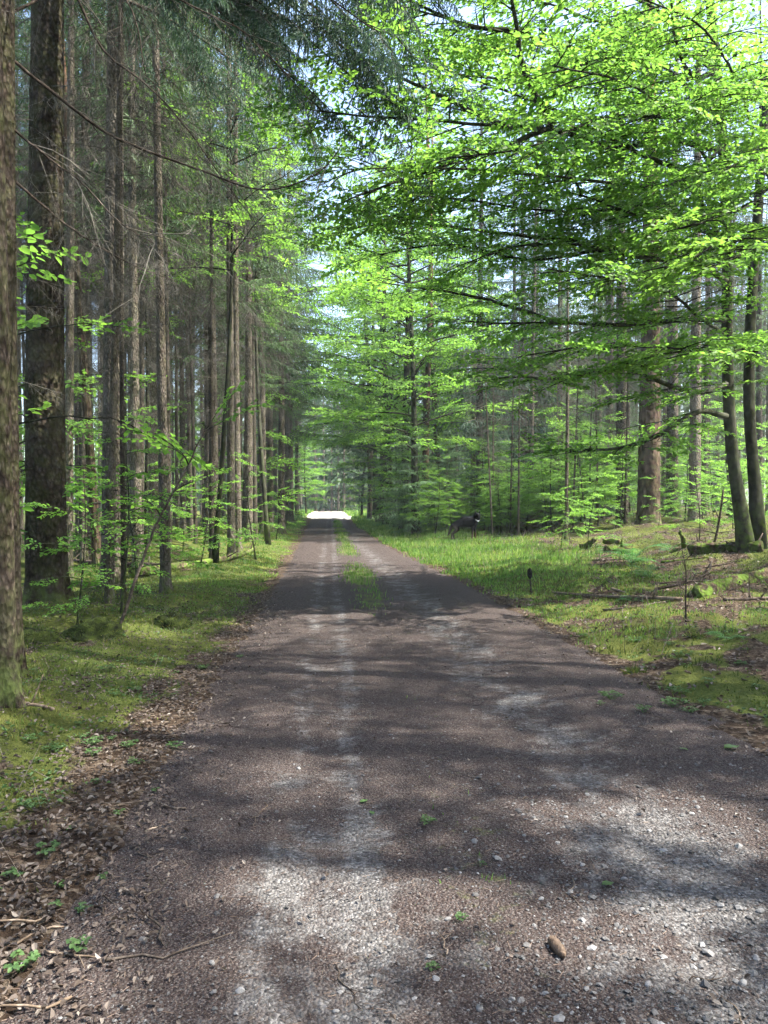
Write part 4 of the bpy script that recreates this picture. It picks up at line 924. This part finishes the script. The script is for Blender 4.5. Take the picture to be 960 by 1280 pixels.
t, p = log_between('fallen_pole', 'long thin fallen spruce trunk lying between the roadside spruces', 'log', on_ground(165, 722), on_ground(330, 688), .09, .04, 'log_wood', .8, n=20); stubs(t, p, .02, 9)
t, p = log_between('fallen_pole', 'second fallen pole crossing the spruce floor further in', 'log', on_ground(85, 700), on_ground(195, 716), .05, .07, 'dead_wood', .8, n=16); stubs(t, p, .015, 5)
b0 = on_ground(663, 742); t = thing('burnt_stalk', 'thin stalk topped with a black charred knob at the road verge', 'stump', tuple(b0)); o = MB()
tube(o, [[0, 0, -.05], [.01, 0, .1], [-.01, 0, .27]], [.022, .013, .012], 7); link('stem', o.mesh('stalk', 'dead_wood'), t)
o = MB(); tube(o, [[-.01, 0, .25], [-.012, 0, .29], [-.008, 0, .35], [-.012, 0, .40], [-.01, 0, .425]], [.015, .032, .045, .028, .010], 9, 0, True, .35, 8); link('knob', o.mesh('knob', 'charred_wood'), t)
b0 = on_ground(858, 778); t = thing('bare_sapling', 'tiny bare dark sapling on litter before the mossy cushion log', 'sapling', tuple(b0)); o = MB()
tube(o, smooth_path([[0, 0, -.05], [-.02, 0, .3], [.01, 0, .6], [-.06, 0, .85]], 8), np.linspace(.012, .004, 8), 6); link('stem', o.mesh('sapling_stem', 'dead_wood'), t)
for q in range(5):
    o = MB(); z = .25 + .12 * q; d = rl.uniform(-.25, .25, 3); tube(o, [[-.01, 0, z], [d[0], d[1], z + .15]], [.005, .002], 4); link('twig', o.mesh('sapling_twig', 'dead_wood'), t)

def lump(seed, r, flat=.55, jag=.25, mat='moss_rock'):
    rng = np.random.default_rng(seed); n, k = 12, 20; o = MB(); ph = np.linspace(0, math.pi * .62, n); th = np.linspace(0, 6.283, k, endpoint=False)
    A, B = np.meshgrid(ph, th, indexing='ij'); x, y, z = np.sin(A) * np.cos(B), np.sin(A) * np.sin(B), np.cos(A)
    rr = r * (1 + jag * (noise(x + seed, y + z, 1.1, 2) * .6 + noise(x * 2, y * 2 + seed - z * 2, .9, 3) * .35) + .03 * rng.standard_normal(A.shape)); rr[0] = rr[0].mean()
    Vv = np.stack([rr * x, rr * y, rr * z * flat], -1).reshape(-1, 3); i, j = np.meshgrid(np.arange(n - 1), np.arange(k), indexing='ij'); j2 = (j + 1) % k
    o.add(Vv, np.stack([i * k + j, (i + 1) * k + j, (i + 1) * k + j2, i * k + j2], -1).reshape(-1, 4)); 
    n2 = 260; u = rng.normal(0, 1, (n2, 3)); u[:, 2] = np.abs(u[:, 2]); u = nrm(u); p = u * r * .98 * [1, 1, flat]
    ribbons(o, p, p + u * .035 + rng.normal(0, .015, (n2, 3)), .012, rng, 1, .2)
    return o.mesh('moss_lump', [mat, 'moss_blade'])
for px, py, r, fl, lab in [(117, 800, .30, .8, 'dark mossy hummock at the foot of the thin leaning stem'), (214, 782, .23, .75, 'small dark moss-covered rock on the verge moss'), (36, 800, .3, .5, 'low moss mound beside the stoutest spruce'), (690, 690, .18, .5, 'dark grassy tussock in the sunny verge'), (870, 797, .10, .6, 'small dark tussock on the near litter'), (795, 840, .1, .4, 'flat moss cushion on the near verge')]:
    b0 = on_ground(px, py); tag(link('mossy_mound', lump(int(px), r, fl), None, (b0[0], b0[1] , b0[2] - .03)), lab, 'mound')

# ferns
def frond(rng, L):
    o = MB(); n = 18; u = np.linspace(0, 1, n); ax = np.stack([u * L * .85, 0 * u, L * (.75 * u - .62 * u ** 2)], -1); tube(o, ax, np.linspace(.006, .002, n), 4, 0, False, r=.3)
    for i in range(3, n):
        tg = nrm(ax[i] - ax[i - 1]); l2 = L * .30 * math.sin(min(1, u[i] * 1.0 + .12) * math.pi * .95) + .015
        for s_ in (-1, 1):
            d = nrm(tg * .45 + np.array([0, s_, -.15])); m_ = 7; v = np.linspace(0, 1, m_)
            for k in range(m_ - 1):
                w = .028 * (1 - .75 * v[k]) * L / .7; c = ax[i] + d * l2 * v[k]; e = ax[i] + d * l2 * (v[k] + .13)
                sdv = nrm(np.cross(d, [0, 0, 1.0])) * w
                o.add([c, c + sdv + d * l2 * .05, e, c - sdv + d * l2 * .05], [[0, 1, 2, 3]], None, 0, rng.random())
    return o.mesh('fern_frond', 'fern_leaf')
FR = [frond(rl, .75) for _ in range(3)]
for px, py, s_, nf_, lab in [(790, 705, 1.15, 9, 'big fern drooping over the rotten log piece'), (765, 690, .8, 7, 'fern growing right against the dark log stub'), (838, 690, .8, 7, 'fern beside the upright snag'), (770, 640, .9, 6, 'fern on the rise below the huge pine'), (790, 752, .45, 5, 'small fern on sunlit moss'), (910, 800, .4, 5, 'little fern in near ground cover'), (812, 722, .7, 6, 'fern in front of the snag')]:
    b0 = on_ground(px, py); t = thing('fern', lab, 'fern', tuple(b0))
    for q in range(nf_): link('frond', FR[q % 3], t, rot=(rl.normal(0, .15), rl.normal(0, .25), q * 6.283 / nf_ + rl.normal(0, .25)), scale=(s_ * rl.uniform(.7, 1.1),) * 3)

# ------------------------------------------------------------------ ground cover
rs = np.random.default_rng(90)
def blades(N, xr, yr, dens, h, w, mat, name, label, cat, zoff=0, lean=.5, on=top):
    x = rs.uniform(*xr, N); y = yr[0] + (yr[1] - yr[0]) * rs.random(N) ** 1.5; k = rs.random(N) < dens(x, y); x, y = x[k], y[k]; n = len(x)
    z = on(x, y) - .005; hh = h(x, y) * rs.uniform(.45, 1.25, n); ww = w * (1 + y / 9) * rs.uniform(.7, 1.3, n)
    a_ = rs.uniform(0, 6.28, n); s_ = np.stack([np.cos(a_), np.sin(a_), 0 * a_], -1) * ww[:, None] / 2
    b = rs.uniform(0, 6.28, n); ln = np.stack([np.cos(b), np.sin(b), 0 * b], -1) * (hh * lean * rs.uniform(.1, 1.1, n))[:, None]
    p = np.stack([x, y, z], -1); up = np.array([0, 0, 1.0]); m_ = p + ln * .35 + up * (hh * .6)[:, None]; e = p + ln + up * (hh * .95)[:, None]
    V_ = np.stack([p - s_, p + s_, m_ + s_ * .7, m_ - s_ * .7, e], 1).reshape(-1, 3); i_ = np.arange(n)[:, None] * 5
    o = MB(); r_ = np.clip(rs.random(n) * .7 + .15 + .25 * noise(x, y, 2.2, 3), 0, 1); o.add(V_, i_ + [0, 1, 2, 3], i_ + [3, 2, 4], 0, r_)
    return tag(link(name, o.mesh(name, mat), kind='stuff'), label, cat)
clump = lambda x, y: .35 + .65 * sst(-.4, .5, noise(x, y, .7, 4))
blades(85000, (-5.2, -1.0), (2.4, 22), lambda x, y: moss(x, y) * .95 * clump(x, y), lambda x, y: .025 + .03 * sst(-.2, .8, noise(x, y, 1.1, 7)), .0055, 'moss_blade', 'moss_carpet', 'low moss and fine grass carpet on the spruce-side verge', 'moss', lean=.9)
blades(42000, (-3.6, -.9), (7, 50), lambda x, y: moss(x, y) * sst(8, 14, y) * clump(x, y) * sst(-3.6, -2.6, x + 0 * y), lambda x, y: .03 + .05 * sst(0, .8, noise(x, y, 1.5, 7)) * sst(9, 18, y), .006, 'grass', 'verge_grass', 'short green grass along the spruce-side road edge', 'grass')
blades(170000, (1.4, 8.5), (8, 55), lambda x, y: moss(x, y) * sst(7.8, 4.0, x + 0 * y) * (.3 + .7 * sst(9, 15, y)) * clump(x, y), lambda x, y: (.05 + .12 * sst(12, 20, y) * (.6 + .4 * noise(x, y, 1.4, 8)) * (1 - .6 * np.exp(-((x - DX) / 1.2) ** 2 - ((y - DY + 1) / 2.5) ** 2))), .006, 'grass', 'tall_grass', 'bright green grass on the verge where the dog stands', 'grass')
blades(70000, (2.4, 9.5), (4, 22), lambda x, y: moss(x, y) * .9 * clump(x, y), lambda x, y: .03 + .03 * sst(0, .8, noise(x, y, 1.0, 9)), .0055, 'moss_blade', 'near_moss', "moss and thin grass on the dog's-side verge near the litter", 'moss', lean=.9)
blades(45000, (-.1, 1.3), (3, 60), lambda x, y: np.clip(median(x, y) * 1.1 - .25, 0, 1) * sst(-.5, .5, noise(x, y, .5, 2)) * (.25 + .75 * sst(8, 12, y)), lambda x, y: .03 + .05 * sst(10, 14, y), .005, 'grass', 'median_grass', 'grass strip growing between the wheel tracks', 'grass')
blades(22000, (-9, 14), (54, 112), lambda x, y: np.maximum(sst(-1.8, -3, x), sst(1.6, 2.4, x)) * np.where((y > 71) & (y < 109) & (x < 1.8) & (x > -2.2), 0, 1), lambda x, y: .25 + .15 * noise(x, y, 3, 3), .022, 'grass', 'clearing_grass', 'sunlit grass at the far clearing', 'grass')

n = 2600; x = rs.uniform(2.0, 9, n); y = rs.uniform(7, 34, n); k = (x > roadR(y) + .15); x, y = x[k], y[k]; n = len(x); p = np.stack([x, y, top(x, y)], -1); o = MB()
ribbons(o, p, p + np.stack([rs.normal(0, .08, n), rs.normal(0, .08, n), rs.uniform(.08, .38, n)], -1), .006, rs, 0, .5)
n = 1500; x = rs.uniform(-5, -1.2, n); y = rs.uniform(3, 25, n); p = np.stack([x, y, top(x, y)], -1); ribbons(o, p, p + np.stack([rs.normal(0, .09, n), rs.normal(0, .09, n), rs.uniform(.0, .2, n)], -1), .004, rs, 0, .5)
tag(link('dry_stem', o.mesh('dry_stem', 'litter'), kind='stuff'), 'thin dry straw-coloured stems standing in the verges', 'stems')
def scatter_leaves(N, xr, yr, dens, L, mat, name, label, cat, pw=1.6, flat=.35):
    x = rs.uniform(*xr, N); y = yr[0] + (yr[1] - yr[0]) * rs.random(N) ** pw; k = rs.random(N) < dens(x, y); x, y = x[k], y[k]; n = len(x)
    a_ = rs.uniform(0, 6.28, n); d = np.stack([np.cos(a_), np.sin(a_), rs.normal(0, flat, n)], -1); o = MB()
    M = frames(d, rs.normal(0, flat * 1.3, n)) * rs.uniform(.55, 1.3, n)[:, None, None]; tp = [leaf_template(L, L * .6, 0, fold=f, droop=dr) for f, dr in ((.35, .2), (-.3, -.15), (.1, .35), (.6, -.1))]
    place_random(o, tp, M, np.stack([x, y, top(x, y) + .012 + .01 * rs.random(n)], -1), rs); o.rq = [rs.random(len(q) // 2).repeat(2) for q in o.rq]
    return tag(link(name, o.mesh(name, mat, False), kind='stuff'), label, cat)
scatter_leaves(60000, (-5.5, -.55), (2.0, 13), lambda x, y: np.clip(1.05 - moss(x, y) * .76, 0, 1) * sst(-.45, -1.1, x) * np.where(x > -1.0, .4, .9), .028, 'litter', 'leaf_litter', 'brown dry leaf litter on the spruce-side road edge', 'leaves', flat=.24)
scatter_leaves(45000, (2.6, 17), (4, 40), lambda x, y: np.clip(1.0 - moss(x, y) * .82, .0, 1) * np.where((y > 13) & (x < 5.5), .25, .9), .05, 'litter', 'beech_litter', 'brown beech litter under the double beech', 'leaves', 1.0)
scatter_leaves(30000, (-5.5, -1.0), (2.6, 20), lambda x, y: moss(x, y) * sst(.1, .8, noise(x, y, .8, 2) + .4 * noise(x, y, .25, 4)), .028, 'oak_leaf', 'herb_layer', 'tiny broad-leaved herbs growing through the spruce-side moss', 'herbs', flat=.25)
scatter_leaves(26000, (2.6, 9), (4, 22), lambda x, y: moss(x, y) * sst(.1, .8, noise(x, y, .9, 3) + .4 * noise(x, y, .25, 5)), .032, 'oak_leaf', 'herb_layer', "tiny broad-leaved herbs growing through the dog's-side moss", 'herbs', 1.2, flat=.25)
scatter_leaves(2600, (-1.0, 2.7), (2.0, 12), lambda x, y: .25 + .75 * np.maximum(sst(-.2, -.9, x), sst(2, 2.6, x)), .024, 'litter', 'road_litter', 'scattered dry leaf scraps on the gravel road', 'leaves')
# needles, bark crumbs and short twig bits on the road
n = 26000; x = rs.uniform(-1.6, 2.7, n); y = 2.0 + 9 * rs.random(n) ** 2; a_ = rs.uniform(0, 6.28, n); l_ = rs.uniform(.008, .035, n)
p = np.stack([x, y, top(x, y) + .003], -1); d = np.stack([np.cos(a_), np.sin(a_), rs.normal(0, .15, n)], -1) * l_[:, None]; o = MB(); ribbons(o, p, p + d, .0026, rs, 0, .6)
tag(link('needle_debris', o.mesh('needle_debris', 'debris'), kind='stuff'), 'fallen needles and twig crumbs strewn over the road', 'debris')
# gravel
def stone_tpl(rng):
    o = MB(); v = nrm(np.array([[1, 0, 0], [0, 1, 0], [-1, 0, 0], [0, -1, 0], [.1, .1, 1], [.6, .6, .5], [-.6, .6, .5], [-.6, -.6, .5], [.6, -.6, .5]], float)) * rng.uniform(.7, 1.15, (9, 1)) * [1, .75, .6]
    o.add(v, [[0, 1, 5, 5]] * 0, [[0, 1, 5], [1, 2, 6], [2, 3, 7], [3, 0, 8], [1, 6, 5], [2, 7, 6], [3, 8, 7], [0, 5, 8], [5, 6, 4], [6, 7, 4], [7, 8, 4], [8, 5, 4]]); return o
ST = [stone_tpl(rs) for _ in range(8)]
n = 26000; x = rs.uniform(-1.1, 2.75, n); y = 2.0 + 7 * rs.random(n) ** 1.9
dn = np.clip(.22 + track_sunlift(x, y) * .5 + .9 * sst(.3, 1.2, x) * sst(4.6, 3.0, y) + .5 * sst(.2, .6, noise(x, y, .5, 5)), 0, 1); k = rs.random(n) < dn; x, y = x[k], y[k]; n = len(x)
sz = rs.lognormal(-5.4, .45, n) * (1 + .45 * sst(.3, 1.2, x) * sst(5, 3.2, y)); a_ = rs.uniform(0, 6.28, n)
M = frames(np.stack([np.cos(a_), np.sin(a_), rs.normal(0, .2, n)], -1), rs.normal(0, .25, n)) * sz[:, None, None]; o = MB()
place_random(o, ST, M, np.stack([x, y, top(x, y) + sz * .05], -1), rs); o.rt = [np.clip(rs.beta(2, 2.8, len(q) // 12).repeat(12), 0, 1) for q in o.rt]
tag(link('loose_gravel', o.mesh('loose_gravel', 'stone', False), kind='stuff'), 'loose grey gravel strewn over the road', 'gravel')
def pebble_mesh(seed):
    import bmesh
    bm = bmesh.new(); bmesh.ops.create_icosphere(bm, subdivisions=2, radius=1); r_ = random.Random(seed); ax = [(r_.gauss(0, 1), r_.gauss(0, 1), r_.gauss(0, 1), r_.uniform(.6, .9)) for _ in range(7)]
    for v in bm.verts:
        for a1, a2, a3, lim in ax:
            nn = Vector((a1, a2, a3)).normalized(); dd = v.co.dot(nn)
            if dd > lim: v.co -= nn * (dd - lim)
        v.co.y *= .75; v.co.z *= .55
    me = bpy.data.meshes.new('pebble'); bm.to_mesh(me); bm.free(); a = me.attributes.new('rnd', 'FLOAT', 'FACE'); a.data.foreach_set('value', [.55 + .3 * r_.random()] * len(me.polygons)); me.materials.append(MAT['stone'])
    return me
PB = [pebble_mesh(q) for q in range(5)]
pg = random.Random(3); spots = [(735, 1271), (700, 1274), (466, 1232), (810, 1232), (838, 1120), (728, 1082), (770, 1205), (905, 1190), (640, 1250), (600, 1262), (545, 1225), (560, 1150), (870, 1140), (930, 1230), (780, 1100), (676, 1125), (848, 1075), (880, 1000), (360, 1190), (265, 1205), (300, 1240), (420, 1265), (212, 1170), (655, 1045), (950, 1140)]
for q, (px, py) in enumerate(spots):
    b0 = on_ground(px, py); s_ = pg.uniform(.009, .018); tag(link('pebble', PB[q % 5], None, (b0[0], b0[1], b0[2] + s_ * .25), (pg.gauss(0, .2), pg.gauss(0, .2), pg.uniform(0, 6)), (s_, s_, s_)), 'pale rounded pebble larger than the gravel around it on the road', 'pebble', 'larger pebbles on the road')

# spruce cone on the road
b0 = on_ground(697, 1190); t = thing('spruce_cone', 'long brown spruce cone lying on the gravel', 'cone', (b0[0], b0[1], b0[2] + .016), (0, math.radians(-2), math.radians(100)))
o = MB(); u = np.linspace(-1, 1, 14); tube(o, np.stack([u * .052, 0 * u, 0 * u], -1), .0155 * np.sqrt(np.clip(1 - (np.abs(u) ** 3), .02, 1)), 12); link('core', o.mesh('cone_core', 'cone_scale'), t)
o = MB()
for k in range(110):
    f = k / 110; xx = -.049 + .098 * f; th = k * 2.39996; r_ = .0165 * math.sqrt(max(.05, 1 - abs(2 * f - 1) ** 3)); c_, s_ = math.cos(th), math.sin(th)
    ctr = np.array([xx, r_ * c_, r_ * s_]); tan = np.array([0, -s_, c_]) * .0065; ra = np.array([0, c_, s_])
    o.add([ctr - [.006, 0, 0] - ra * .002, ctr + tan, ctr + np.array([.009, 0, 0]) + ra * .0045, ctr - tan], [[0, 1, 2, 3]])
link('scale', o.mesh('cone_scales', 'cone_scale', False), t, kind='stuff')

# green leaves fallen on the road
def oak_leaf():
    o = MB(); n = 9; x = np.linspace(0, 1, n); w = .3 * np.sin(np.clip(x * 1.05, 0, 1) * math.pi) ** .7 * (1 + .25 * np.cos(x * 22)); Vv = []
    for i in range(n): Vv += [[x[i], w[i], .05 * abs(w[i]) + .05 * math.sin(x[i] * 5)], [x[i], 0, .05 * math.sin(x[i] * 5)], [x[i], -w[i], .06 + .05 * math.sin(x[i] * 5)]]
    Q = []
    for i in range(n - 1): Q += [[3 * i, 3 * i + 1, 3 * i + 4, 3 * i + 3], [3 * i + 1, 3 * i + 2, 3 * i + 5, 3 * i + 4]]
    o.add(Vv, Q, None, 0, .9); return o.mesh('oak_leaf', 'oak_leaf')
OL = oak_leaf()
for px, py, s_, rzv, lab in [(752, 1110, .055, .2, 'green leaf lying flat on the gravel by the spruce cone'), (450, 1006, .05, .6, 'pale green leaf on the road next to a second smaller one'), (467, 1021, .04, 2.0, 'smaller green leaf on the road below a paler one'), (905, 938, .11, .2, 'large pale leaf near the grassy road edge'), (83, 1041, .06, 1.0, 'fresh green leaf on brown litter'), (860, 940, .05, 2.4, 'small pale leaf close to the large pale one')]:
    b0 = on_ground(px, py); tag(link('fallen_leaf', OL, None, (b0[0], b0[1], b0[2] + .012), (.1, -.1, rzv), (s_,) * 3), lab, 'leaf')

# seedlings
def seedling(rng, n, R, L):
    st, lf = MB(), MB(); pos, dr = [], []
    for k in range(n):
        a_ = rng.uniform(0, 6.28); r_ = R * math.sqrt(rng.random()); tip = np.array([r_ * math.cos(a_), r_ * math.sin(a_), rng.uniform(.3, 1) * R * .7 + .02]); tube(st, smooth_path([[tip[0] * .2, tip[1] * .2, 0], tip * [.7, .7, .8], tip], 4), .0015, 4, 0, False)
        for q in range(3): a2 = a_ + q * 2.1; pos.append(tip); dr.append([math.cos(a2), math.sin(a2), -.1])
    put_leaves(lf, np.array(pos), np.array(dr), L, L * .8, rng, 0, .25); return st.mesh('seedling_stem', 'oak_leaf'), lf.mesh('seedling_leaf', 'oak_leaf')
SD = [seedling(rs, n_, R_, L_) for n_, R_, L_ in ((14, .09, .035), (8, .07, .032), (22, .13, .035))]
SDG = 'small green seedlings on the verge litter'
for px, py, k, lab, gr in [(25, 1215, 0, None, 1), (70, 1135, 1, None, 1), (105, 1140, 1, None, 1), (60, 1070, 0, None, 1), (15, 1100, 1, None, 1), (75, 1110, 1, None, 1), (150, 1020, 1, None, 1), (130, 1100, 1, None, 1), (95, 1190, 1, None, 1), (40, 1010, 2, None, 1), (120, 980, 1, None, 1),
                           (535, 1030, 0, 'low leafy weed growing in the middle of the gravel road', 0), (602, 1082, 1, 'sparse grassy weed on the road between the tracks', 0), (575, 1150, 1, 'tiny green weed in the sunny gravel patch', 0), (540, 1212, 1, 'single small weed low on the road near the sunny patch', 0), (300, 822, 2, 'dark leafy weed at the road edge on the spruce side', 0), (195, 990, 1, 'reddish-green weed at the litter edge', 0)] + [(rs.uniform(700, 960), rs.uniform(790, 900), int(rs.integers(0, 3)), None, 2) for _ in range(16)] + [(rs.uniform(30, 260), rs.uniform(830, 960), int(rs.integers(0, 3)), None, 3) for _ in range(22)]:
    b0 = on_ground(px, py); lab = lab or ['', 'small green seedling growing through the brown litter at the road edge', "low leafy ground plant on the dog's-side moss verge", 'low leafy ground plant on the spruce-side moss verge'][gr]
    t = thing('seedling', lab, 'plant', tuple(b0), (0, 0, rs.uniform(0, 6)), ['', SDG, "ground plants on the dog's-side verge", 'ground plants on the spruce-side verge'][gr] or None)
    s_ = [.42, .55, .7, .5][gr] * rs.uniform(.6, 1.15); link('stem', SD[k][0], t, scale=(s_,) * 3); link('leaf', SD[k][1], t, scale=(s_,) * 3, kind='stuff')
# twigs
TW = []
for q in range(5):
    o = MB(); L = rs.uniform(.2, .45); p = np.stack([np.linspace(0, L, 8), np.cumsum(rs.normal(0, .018, 8)), .006 + np.abs(rs.normal(0, .006, 8))], -1); tube(o, p, np.linspace(.005, .002, 8), 5); tube(o, [p[4], p[4] + [.08, .06 * (-1) ** q, .01]], [.003, .001], 4); TW.append(o.mesh('twig', ['dead_wood', 'pale_wood'][q % 2]))
for q, (px, py) in enumerate([(110, 1120), (60, 1190), (145, 1090), (20, 1185), (115, 1135), (205, 1185), (180, 1040), (230, 1015), (70, 1145), (165, 1060), (250, 900), (215, 935), (130, 1200), (90, 1250), (180, 1130)]):
    b0 = on_ground(px, py); tag(link('twig', TW[q % 5], None, tuple(b0), (0, 0, rs.uniform(0, 6))), 'thin dry twig lying on the brown litter at the road edge', 'twig', 'twigs on the litter')
for q, (px, py) in enumerate([(720, 1100), (900, 1250), (860, 1225), (420, 1210), (555, 1195), (810, 890), (330, 1005), (505, 900)]):
    b0 = on_ground(px, py); tag(link('twig', TW[(q + 2) % 5], None, tuple(b0), (0, 0, rs.uniform(0, 6)), (.6, .6, .6)), 'short dry twig lying on the gravel road', 'twig', 'twigs on the road')

# ------------------------------------------------------------------ haze in the forest air
t = NT('haze_air'); vol = t.n('ShaderNodeVolumePrincipled'); vol.inputs['Color'].default_value = (.86, .93, 1.0, 1); vol.inputs['Density'].default_value = 0.0007; vol.inputs['Anisotropy'].default_value = 0.3
t.t.links.new(vol.outputs[0], t.out.inputs['Volume'])
o = MB(); c = np.array([[x, y, z] for x in (-270, 270) for y in (-70, 410) for z in (-2.5, 34)], float)
o.add(c, [[0, 1, 3, 2], [4, 6, 7, 5], [0, 4, 5, 1], [2, 3, 7, 6], [0, 2, 6, 4], [1, 5, 7, 3]])
tag(link('haze', o.mesh('haze', 'haze_air', False), kind='stuff'), 'thin pale haze in the forest air', 'haze')
